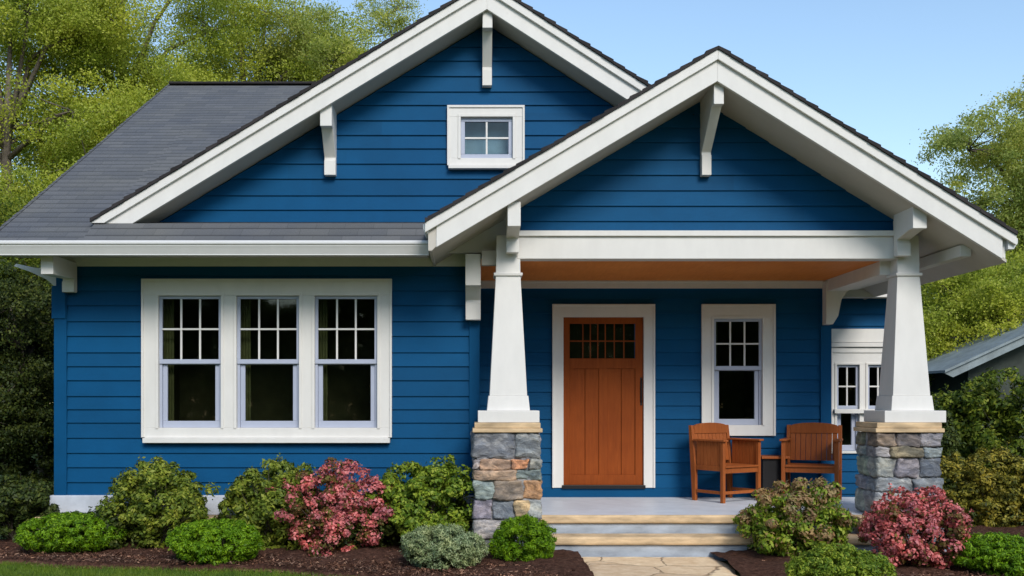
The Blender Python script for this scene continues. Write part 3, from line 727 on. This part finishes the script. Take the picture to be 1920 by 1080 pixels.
struct(mb.build('mulch_bed', M['mulch'], smooth=True))
# path
def pathmesh():
    vs = []; fs = []; n = 60; m = 24
    for i in range(n+1):
        y = 10.46-(10.46-2)*(i/n)**1.6
        l_, r_ = px_l(y), px_r(y)
        for j in range(m+1):
            x = l_+(r_-l_)*j/m; e = 1 if 0 < j < m else 0
            vs.append((x, y, .012+.035*e+.004*noise.noise(Vector((x*3, y*3, 5)))))
    for i in range(n):
        for j in range(m): a = i*(m+1)+j; fs.append((a, a+1, a+m+2, a+m+1))
    return vs, fs
mb = MB(); mb.add(*pathmesh()); struct(mb.build('path', M['flag'], smooth=True))

# ------------------------------------------------------------ leaf meshes (numpy)
def quads_mesh(name, P, mat, parent=None, smooth=False):
    """P: (N,4,3) world coords"""
    P = P.copy(); o3 = wloc(parent); P -= np.array(o3)
    n = len(P); me = bpy.data.meshes.new(name)
    me.vertices.add(4*n); me.vertices.foreach_set('co', P.reshape(-1).astype(np.float32))
    me.loops.add(4*n); me.loops.foreach_set('vertex_index', np.arange(4*n, dtype=np.int32))
    me.polygons.add(n); me.polygons.foreach_set('loop_start', np.arange(0, 4*n, 4, dtype=np.int32))
    me.update(calc_edges=True); me.materials.append(mat)
    o = bpy.data.objects.new(name, me); C.objects.link(o); o.parent = parent; return o
def leaves(cen, size, rng, asp=.5, up=.5, out=None, outw=.0, droop=0):
    n = len(cen)
    a = rng.normal(size=(n, 3)); a[:, 2] += droop
    if out is not None: a += out*outw*1.5
    a /= np.linalg.norm(a, axis=1)[:, None]
    nn = rng.normal(size=(n, 3))*.8; nn[:, 2] += up
    nn[:, 1] -= .6
    if out is not None: nn += out*.6
    b = np.cross(nn, a); b /= np.linalg.norm(b, axis=1)[:, None]+1e-9
    L = size*rng.uniform(.6, 1.3, n)[:, None]/2; W = L*asp
    return np.stack([cen-a*L, cen+b*W-a*L*.1, cen+a*L, cen-b*W-a*L*.1], 1)
def lump(dirs, rng, amp=.22, k=6):
    s = np.zeros(len(dirs))
    for _ in range(k):
        v = rng.normal(size=3)*rng.uniform(2, 5); s += np.sin(dirs@v+rng.uniform(0, 6.3))
    return 1+amp*s/math.sqrt(k)
def shrub(name, label, cat, c, r, n, leaf, mat, seed, asp=.5, amp=.2, stemmy=.35, droop=0, extra=None, group='shrubs planted in the mulch bed', shell=.25, up=.5, outw=0):
    """c: base centre on the ground; r: radii (rx,ry, height)"""
    rng = np.random.default_rng(seed)
    if name in ('leafy_shrub', 'azalea', 'dark_shrub'): r = (r[0]*1.08, r[1]*1.08, r[2]*1.03)
    if name == 'round_shrub': r = (r[0]*1.04, r[1], r[2]*1.04)
    T = thing(name, label, cat, (c[0], c[1], c[2]), group)
    PR = {'leafy_shrub': .085, 'azalea': .075, 'tall_bush': .15, 'dark_shrub': .09, 'round_shrub': .042, 'juniper': .050, 'feathery_shrub': .055}[name]
    loose = name in ('leafy_shrub', 'tall_bush', 'dark_shrub', 'azalea')
    cz = c[2]+r[2]*.47; cen = np.array([c[0], c[1], cz]); base = np.array([c[0], c[1], c[2]+.05])
    rr_ = np.array([r[0], r[1], r[2]*.53])-PR*.75
    area = 4*math.pi*((r[0]*r[1])**1.6/3+(r[0]*r[2]*.5)**1.6/3+(r[1]*r[2]*.5)**1.6/3)**(1/1.6)
    npf = int((1.9 if loose else 2.0)*area/(math.pi*PR*PR))
    dirs = rng.normal(size=(npf, 3)); dirs[:, 2] = dirs[:, 2]*.95+.12
    dirs /= np.linalg.norm(dirs, axis=1)[:, None]
    lm = lump(dirs, rng, amp)*(1+rng.normal(size=npf)*stemmy*.14)
    depth = np.where(rng.uniform(size=npf) < .72, 1, rng.uniform(.45, .85, npf))
    pc = cen+dirs*rr_*(lm*depth)[:, None]; pc[:, 2] = np.maximum(pc[:, 2], c[2]+PR*.5)
    pr = PR*rng.uniform(.6, 1.35, npf)
    per = int(.9*4*math.pi*PR*PR/(leaf*leaf*asp*.5)*.62)
    d = rng.normal(size=(npf, per, 3))+dirs[:, None, :]*.7; d[..., 2] += .25
    d /= np.linalg.norm(d, axis=2)[..., None]
    rad = pr[:, None, None]*(1-np.abs(rng.normal(size=(npf, per, 1)))*.28)*(1+.25*(rng.uniform(size=(npf, per, 1)) > .93))
    P = pc[:, None, :]+d*rad*np.array([1.1, 1.1, .85])
    P = P.reshape(-1, 3); P[:, 2] = np.maximum(P[:, 2], c[2]+.01); O = d.reshape(-1, 3)
    # leaf faces turned outwards from their puff
    n_ = len(P); nn = O*1.5+rng.normal(size=(n_, 3))*.55; nn[:, 2] += .35
    a = rng.normal(size=(n_, 3)); a[:, 2] += droop
    if outw: a += O*outw*2.5
    a -= nn*(np.sum(a*nn, 1)/np.sum(nn*nn, 1))[:, None]*(.75 if outw else .9); a /= np.linalg.norm(a, axis=1)[:, None]
    b = np.cross(nn, a); b /= np.linalg.norm(b, axis=1)[:, None]+1e-9
    L = leaf*rng.uniform(.6, 1.3, n_)[:, None]/2; W = L*asp
    Q = np.stack([P-a*L, P+b*W-a*L*.1, P+a*L, P-b*W-a*L*.1], 1)
    # wispy shoots standing out of the top and sides
    shoots = []; tips = []
    if loose:
        for _ in range(int(26*max(.5, stemmy))):
            k = rng.integers(npf)
            if dirs[k, 2] < -.1: continue
            dv = dirs[k]*.5+np.array([0, 0, .6])+rng.normal(size=3)*.35; dv /= np.linalg.norm(dv); Ls = PR*rng.uniform(1.2, 2.6)
            tips.append((pc[k], pc[k]+dv*Ls)); q = 16
            t_ = rng.uniform(.2, 1, q)[:, None]; shoots.append(leaves(pc[k]+dv*Ls*t_+rng.normal(size=(q, 3))*leaf*.3, leaf*.7, rng, asp, up))
    SH = np.concatenate(shoots) if shoots else None
    if extra:
        frac, emat, zb = extra
        sc = rng.uniform(size=npf)+((pc[:, 2]-c[2])/r[2])*zb+depth*.5
        on = np.repeat(sc >= np.quantile(sc, 1-frac), per)
        on ^= rng.uniform(size=n_) < .12
        fol = Q[~on]; bl = Q[on]
        if SH is not None:
            if emat == 'leaf_pink': bl = np.concatenate([bl, SH])
            else: fol = np.concatenate([fol, SH])
        quads_mesh('foliage', fol, M[mat], T); quads_mesh('blossom', bl, M[emat], T)
    else: quads_mesh('foliage', Q if SH is None else np.concatenate([Q, SH]), M[mat], T)
    mb = MB()
    for i in rng.choice(npf, min(npf, 36), replace=False):
        m_ = (base+pc[i])/2+rng.normal(size=3)*.02; m_[2] += .03
        mb.tube([tuple(base+rng.normal(size=3)*.02), tuple(m_), tuple(pc[i])], [.007, .005, .003], 4)
    for p_, q_ in tips: mb.tube([tuple(p_), tuple((p_+q_)/2+rng.normal(size=3)*.004), tuple(q_)], [.003, .002, .001], 3)
    mb.build('stems', M['bark'], T); return T

def sh(px0, px1, ytop, ybase, name, label, mat, n, leaf, seed, **kw):
    D = EYE*F/(ybase-VY)          # ground contact of the front edge -> depth
    D = D+kw.pop('dd', .25)
    if 100 < px0 < 880: D = min(D, 11.0)
    cx = X((px0+px1)/2, D); rx = (px1-px0)/2*D/F; h = Z(ytop, D)
    ry = kw.pop('ry', rx*.85)
    kw.setdefault('cat', 'shrub'); cat = kw.pop('cat')
    return shrub(name, label, cat, (cx, D, .03), (rx, min(ry, .5), h), n, leaf, mat, seed, **kw)
sh(-60, 110, 900, 1040, 'dark_shrub', 'dark green shrub at the far left by the house corner', 'leaf_dark', 7000, .05, 11, dd=.6)
sh(42, 222, 967, 1052, 'round_shrub', 'bright green low mound, leftmost of the clipped round shrubs', 'leaf_bright', 14000, .034, 12, asp=.35, amp=.08, stemmy=.12, shell=.14, dd=.3)
sh(213, 385, 878, 1030, 'leafy_shrub', 'loose olive green shrub between the two bright green mounds', 'leaf_olive', 8000, .05, 13, stemmy=.7, amp=.22)
sh(320, 487, 984, 1070, 'round_shrub', 'bright green round mound below the triple window, at the lawn edge', 'leaf_bright', 14000, .034, 14, asp=.35, amp=.07, stemmy=.12, shell=.14)
sh(425, 600, 884, 1035, 'leafy_shrub', 'tall olive shrub just left of the pink flowering shrub', 'leaf_olive', 8500, .05, 15, stemmy=.8, amp=.18)
sh(556, 708, 882, 1052, 'azalea', 'pink flowering shrub under the right end of the triple window', 'leaf_wine', 15000, .036, 16, stemmy=1.1, amp=.26, extra=(.66, 'leaf_pink', .35), asp=.7)
sh(705, 885, 878, 1018, 'leafy_shrub', 'yellow green upright shrub beside the left stone pier', 'leaf_yellow', 9000, .05, 17, stemmy=.7, amp=.18)
sh(750, 912, 990, 1082, 'juniper', 'grey green spreading juniper mound in front of the left pier', 'leaf_grey', 15000, .036, 18, asp=.28, amp=.08, stemmy=.2, shell=.16, droop=.6, outw=.6)
sh(918, 1045, 975, 1072, 'feathery_shrub', 'bright green feathery shrub between the left pier and the steps', 'leaf_bright', 13000, .04, 19, asp=.22, amp=.12, stemmy=.35, shell=.2, outw=.7)
sh(1395, 1588, 912, 1064, 'leafy_shrub', 'large green shrub with buff tips at the right of the steps', 'leaf_yellow', 11000, .048, 20, stemmy=.7, amp=.16, extra=(.22, 'leaf_bud', 1.4), dd=.25)
sh(1488, 1665, 1033, 1140, 'round_shrub', 'yellow green low mound cut off by the bottom edge of the view', 'leaf_yellow', 11000, .032, 21, asp=.4, amp=.1, stemmy=.25, shell=.16)
sh(1636, 1800, 928, 1085, 'azalea', 'pink flowering shrub in front of the right stone pier', 'leaf_wine', 17000, .036, 22, stemmy=.8, amp=.2, extra=(.66, 'leaf_pink', .35), asp=.7)
sh(1795, 1960, 1010, 1105, 'round_shrub', 'bright green soft shrub in the bottom right corner', 'leaf_bright', 13000, .036, 23, asp=.35, amp=.1, stemmy=.2, shell=.16, dd=.5)
sh(1752, 1990, 855, 1010, 'leafy_shrub', 'ochre and olive shrub right of the right stone pier', 'leaf_ochre', 10000, .05, 24, stemmy=.6, amp=.18, dd=.7)
sh(1735, 1900, 720, 965, 'tall_bush', 'dark green bush behind the right porch column', 'leaf_mid', 12000, .07, 25, stemmy=.5, dd=.8, group='bushes behind the house')
sh(1835, 2080, 700, 935, 'tall_bush', 'dark green bush at the right edge below the neighbouring roof', 'leaf_mid', 12000, .07, 26, stemmy=.5, dd=-2.3, group='bushes behind the house')
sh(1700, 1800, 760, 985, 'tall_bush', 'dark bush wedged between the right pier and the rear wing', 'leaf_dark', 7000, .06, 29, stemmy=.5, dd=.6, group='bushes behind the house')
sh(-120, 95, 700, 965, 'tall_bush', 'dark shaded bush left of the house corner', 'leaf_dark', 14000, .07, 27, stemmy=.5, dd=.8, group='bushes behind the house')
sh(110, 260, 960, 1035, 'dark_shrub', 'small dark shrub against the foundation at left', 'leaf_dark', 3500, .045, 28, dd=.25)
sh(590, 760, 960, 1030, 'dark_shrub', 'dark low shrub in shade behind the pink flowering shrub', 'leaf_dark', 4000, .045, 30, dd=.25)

# mulch chips and grass: uncountable stuff
rng = np.random.default_rng(5)
n = 60000; xs = rng.uniform(-6, 6.5, n); ys = rng.uniform(8.7, 11.3, n)
fe = np.array([front_edge(x) for x in xs]); keep = ((xs < X(1085, 10.45)-.12) & (ys > fe-.06)) | ((xs > X(1350, 10.45)+.3) & (ys > 8.7))
xs, ys, fe = xs[keep], ys[keep], fe[keep]
zs = .055+rng.uniform(0, .03, len(xs)); zs = np.where(ys < fe+.06, .02, zs)
P = np.stack([xs, ys, zs], 1); a = rng.normal(size=P.shape); a[:, 2] *= .35; a /= np.linalg.norm(a, axis=1)[:, None]
nrm = rng.normal(size=P.shape)*.6; nrm[:, 2] += 1; b = np.cross(nrm, a); b /= np.linalg.norm(b, axis=1)[:, None]
L = rng.uniform(.006, .02, len(P))[:, None]; Wd = rng.uniform(.003, .007, len(P))[:, None]
o = quads_mesh('bark_chips', np.stack([P-a*L-b*Wd, P+a*L-b*Wd*.7, P+a*L+b*Wd, P-a*L+b*Wd], 1), M['chips']); struct(o, 'stuff', 'reddish brown bark chips covering the planting bed', 'mulch')
n = 90000; xs = rng.uniform(-6.5, 1.0, n); ys = 10.25-rng.uniform(0, 1, n)**1.3*1.9
fe = np.array([front_edge(x) for x in xs]); keep = (ys < fe+.02+rng.normal(size=n)*.015) & (xs < .85-.0*ys); xs, ys = xs[keep], ys[keep]; n = len(xs)
hh = rng.uniform(.02, .05, n); lean = rng.normal(size=(n, 2))*.018; an = rng.uniform(0, 6.3, n); wv = .0022
bx = np.cos(an)*wv; by = np.sin(an)*wv; z0 = np.full(n, -.002)
Q = np.stack([np.stack([xs-bx, ys-by, z0], 1), np.stack([xs+bx, ys+by, z0], 1), np.stack([xs+lean[:, 0]+bx*.3, ys+lean[:, 1]+by*.3, hh], 1), np.stack([xs+lean[:, 0]-bx*.3, ys+lean[:, 1]-by*.3, hh], 1)], 1)
o = quads_mesh('grass', Q, M['grass']); struct(o, 'stuff', 'mown green lawn grass in front of the planting bed', 'grass')

# ------------------------------------------------------------ TREES
def tree(name, label, px, D, ytop, width, zlow, mat, seed, n=42000, leaf=.11, lobes=16, group='trees behind the house', fill=.5):
    rng = np.random.default_rng(seed); x = X(px, D); h = Z(ytop, D)
    T = thing(name, label, 'tree', (x, D, 0), group)
    rx = width/2; cz = (h+zlow)/2; rz = (h-zlow)/2
    lobes = int(lobes*1.35)
    L = []
    while len(L) < lobes:
        v = rng.uniform(-1, 1, 3)
        q = np.linalg.norm(v)
        if q > 1 or q < .35: continue
        p = v*.78
        if all(np.linalg.norm(p-q_) > .30 for q_ in L) or rng.uniform() < .08: L.append(p)
    L = np.array(L)
    lc = np.array([x, D, cz])+L*np.array([rx, rx*.9, rz])
    pts = []; outs = []
    subs = []
    leaf *= .52; n = int(n*3.4); per = n//lobes
    for i in range(lobes):
        R_ = rx*rng.uniform(.30, .48); ns = 38
        dv = rng.normal(size=(ns, 3)); dv /= np.linalg.norm(dv, axis=1)[:, None]
        sc = lc[i]+dv*R_*rng.uniform(.35, 1.05, (ns, 1))*np.array([1, 1, .8])
        sz = rng.uniform(.07, .16, ns)*rx*.62
        wgt = rng.integers(0, ns, per)
        g = rng.normal(size=(per, 3)); p = sc[wgt]+g*sz[wgt][:, None]*np.array([.8, .8, .5])
        pts.append(p); o_ = p-lc[i]; o_ /= np.linalg.norm(o_, axis=1)[:, None]+1e-6; outs.append(o_); subs.append(sc)
    P = np.concatenate(pts); O = np.concatenate(outs)
    quads_mesh('crown', leaves(P, leaf, rng, .55, .5, O, 0, -.3), M[mat], T)
    mb = MB(); tr = .011*h+.03
    top = np.array([x, D, cz+rz*.5])
    pts_ = [(x, D, -.1), (x+rng.normal()*.1, D, cz*.5), (x+rng.normal()*.2, D, cz), tuple(top)]
    mb.tube(pts_, [tr*1.25, tr*.9, tr*.6, tr*.2], 9)
    for i in range(lobes):
        s = np.array(pts_[1])*(1-.2)+np.array(pts_[2])*.2 if lc[i][2] < cz else np.array(pts_[2])
        s = s+np.array([0, 0, rng.uniform(-.4, .4)])
        m_ = (s+lc[i])/2+rng.normal(size=3)*.15+np.array([0, 0, .1*rz])
        mb.tube([tuple(s), tuple(m_), tuple(lc[i])], [tr*.42, tr*.28, tr*.12], 6)
        for j in rng.choice(len(subs[i]), 7, replace=False):
            mb.tube([tuple(lc[i]), tuple((lc[i]+subs[i][j])/2+rng.normal(size=3)*.06), tuple(subs[i][j])], [tr*.12, tr*.08, tr*.03], 4)
    mb.build('trunk', M['bark'], T, smooth=True); return T
tree('deciduous_tree', 'tall yellow green tree at the far left edge above the roof', 20, 21, -160, 6.4, 2.0, 'leaf_tree', 41, 60000)
tree('deciduous_tree', 'broad bright tree behind the left roof slope', 230, 24, -240, 7.6, 2.5, 'leaf_tree', 42, 70000)
tree('deciduous_tree', 'yellow green tree behind the ridge left of the main gable', 450, 27, -150, 7.6, 3, 'leaf_tree', 43, 66000, .12)
tree('deciduous_tree', 'airy olive tree showing sky gaps left of the main gable', 655, 28, -90, 6.6, 4, 'leaf_tree2', 44, 40000, .12, lobes=15)
tree('deciduous_tree', 'small rounded tree top against the gable rake near the top edge', 745, 31, -110, 5.6, 4, 'leaf_tree2', 45, 30000, .12, lobes=12)
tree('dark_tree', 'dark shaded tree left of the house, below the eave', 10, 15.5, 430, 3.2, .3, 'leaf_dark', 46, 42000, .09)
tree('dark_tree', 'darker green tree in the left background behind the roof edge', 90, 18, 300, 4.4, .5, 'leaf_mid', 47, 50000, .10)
tree('deciduous_tree', 'light green tree rising against the sky at the right edge', 1925, 22, 85, 5.2, 2.0, 'leaf_tree2', 48, 54000, .11)
tree('deciduous_tree', 'mid green tree just right of the porch roof eave', 1850, 19, 420, 4.4, .4, 'leaf_tree', 49, 52000, .10)
tree('dark_tree', 'dense tree glimpsed between porch column and neighbouring roof', 1760, 24, 470, 4.6, .3, 'leaf_mid', 50, 40000, .11)
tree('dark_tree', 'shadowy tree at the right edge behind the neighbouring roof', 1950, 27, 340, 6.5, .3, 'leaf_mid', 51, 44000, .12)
# far wood
rng = np.random.default_rng(77); n = 110000
xs = rng.uniform(-38, 38, n); keep = (xs < -4) | (xs > 9); xs = xs[keep]; n = len(xs)
top = 5.5+2.2*np.sin(xs*.31)+1.2*np.sin(xs*.83+1)+.6*np.sin(xs*2.1)+np.where(xs < 0, 2.0, -1)
P = np.stack([xs, 40+rng.uniform(-3, 3, n), rng.uniform(0, 1, n)**.8*top], 1)
o = quads_mesh('far_wood', leaves(P, .34, rng, .6, .4), M['leaf_mid']); struct(o, 'stuff', 'far mass of green woodland behind the house', 'wood')

xs = rng.uniform(-45, 45, 70000); top = 9+2*np.sin(xs*.27+1)+1.2*np.sin(xs*.9)  # unseen trees, added behind the camera to darken the window reflections
P = np.stack([xs, -26+rng.uniform(-2.5, 2.5, len(xs)), rng.uniform(0, 1, len(xs))**.85*top], 1)
o = quads_mesh('unseen_reflection_wood', leaves(P, .6, rng, .6, .4), M['leaf_dark']); struct(o, 'stuff', 'unseen belt of dark green trees added behind the camera to darken window reflections', 'wood')

# ------------------------------------------------------------ neighbouring roof
DN = 16.2
N = thing('neighbouring_shed', 'neighbouring shed with grey sloping roof at the right edge', 'shed', (X(1900, DN), DN, 0))
xa, xb = X(1772, DN), X(2060, DN); za, zb_ = Z(694, DN), Z(562, DN)
xm = 2*xb-xa
for p, q in ((xa, xb), (xm, xb)):
    MB().add([(p, DN, za), (q, DN, zb_), (q, DN+4, zb_), (p, DN+4, za), (p, DN, za-.04), (q, DN, zb_-.04), (q, DN+4, zb_-.04), (p, DN+4, za-.04)],
         [(0, 1, 2, 3), (7, 6, 5, 4), (0, 4, 5, 1), (1, 5, 6, 2), (2, 6, 7, 3), (3, 7, 4, 0)]).build('roof', M['metal_roof'], N)
    g = .15 if p < q else -.15
    MB().prism([(p, za-.042), (q, zb_-.042), (q, zb_-.17), (p+g, za-.11)], DN+.05, DN+.1).build('bargeboard', M['metal_roof'], N)
MB().prism([(xa+.6, 0), (xm-.6, 0), (xm-.6, za+.1), (xb, zb_-.15), (xa+.6, za+.1)], DN+.5, DN+3.5).build('wall', M['shedwall'], N)

# ------------------------------------------------------------ porch furniture
def chair(label, loc, rz, cushion=False):
    T = thing('wooden_armchair', label, 'chair', (0, 0, 0), 'armchairs on the porch')
    w_, dp, sh_, bh, ah = .60, .50, .42, .90, .74
    for sx in (-1, 1):
        MB().prism([(dp/2-.05, 0), (dp/2, 0), (dp/2+.06, bh), (dp/2+.015, bh), (dp/2-.05, sh_)], sx*w_/2-.022, sx*w_/2+.022, 'x').build('leg', M['chair'], T, .004)
        MB().box(sx*w_/2-.022, sx*w_/2+.022, -dp/2, -dp/2+.045, 0, ah-.025).build('leg', M['chair'], T, .004)
        a = MB(); a.box(sx*w_/2-.04, sx*w_/2+.04, -dp/2-.03, dp/2-.03, ah-.024, ah); a.build('armrest', M['chair'], T, .006)
        sd = MB(); k = 7
        for i in range(k):
            y0_ = -dp/2+.05+i*(dp-.11)/k; sd.box(sx*w_/2-.008, sx*w_/2+.008, y0_, y0_+(dp-.11)/k-.005, sh_+.012, ah-.025)
        sd.box(sx*w_/2-.012, sx*w_/2+.012, -dp/2+.046, dp/2-.06, sh_-.05, sh_+.011); sd.build('side_panel', M['chair'], T, .002)
        MB().box(sx*w_/2-.012, sx*w_/2+.012, -dp/2+.046, dp/2-.052, .10, .135).build('stretcher', M['chair'], T, .003)
    s_ = MB()
    for i in range(6): s_.box(-w_/2+.023, w_/2-.023, -dp/2-.01+i*.082, -dp/2-.01+i*.082+.076, sh_-.01, sh_+.012)
    s_.build('seat', M['chair'], T, .004)
    MB().box(-w_/2+.023, w_/2-.023, -dp/2+.01, -dp/2+.035, sh_-.075, sh_-.011).build('apron', M['chair'], T, .003)
    MB().box(-w_/2+.023, w_/2-.023, -dp/2+.01, -dp/2+.035, .10, .135).build('stretcher', M['chair'], T, .003)
    bk = MB(); k = 9; wd = (w_-.05)/k
    for i in range(k):
        x0_ = -w_/2+.025+i*wd
        bk.add([(x0_, dp/2-.045, sh_+.05), (x0_+wd-.005, dp/2-.045, sh_+.05), (x0_+wd-.005, dp/2-.028, sh_+.05), (x0_, dp/2-.028, sh_+.05),
                (x0_, dp/2+.012, bh-.09), (x0_+wd-.005, dp/2+.012, bh-.09), (x0_+wd-.005, dp/2+.028, bh-.09), (x0_, dp/2+.028, bh-.09)],
               [(0, 1, 5, 4), (1, 2, 6, 5), (2, 3, 7, 6), (3, 0, 4, 7), (4, 5, 6, 7), (3, 2, 1, 0)])
    bk.build('backrest', M['chair'], T, .002)
    arc = [(-w_/2+.022, bh-.10)]+[(w_/2-.022, bh-.10)]+[((w_/2-.022)*math.cos(math.pi*i/10), bh-.015+.045*math.sin(math.pi*i/10)) for i in range(11)]
    MB().prism(arc, dp/2+.0, dp/2+.04).build('top_rail', M['chair'], T, .004)
    T.location = loc; T.rotation_euler = (0, 0, rz)
    return T
DC = 12.36
chair('wooden armchair left of the small table, turned towards it', (X(1362, DC), DC, FLOOR), R(33))
chair('wooden armchair right of the small table, nearest the stone pier', (X(1522, DC), DC, FLOOR), R(-24))
T = thing('side_table', 'small wooden side table with dark base between the two armchairs', 'table', (X(1447, 12.5), 12.5, FLOOR))
cx, cy = X(1447, 12.5), 12.5
MB().box(cx-.17, cx+.17, cy-.18, cy+.18, FLOOR+.50, FLOOR+.53).build('table_top', M['chair'], T, .006)
MB().box(cx-.15, cx+.15, cy-.14, cy+.14, FLOOR+.05, FLOOR+.499).build('body', M['black'], T, .006)
for sx in (-1, 1):
    for sy in (-1, 1): MB().box(cx+sx*.135-.015, cx+sx*.135+.015, cy+sy*.125-.015, cy+sy*.125+.015, FLOOR, FLOOR+.049).build('leg', M['chair'], T)
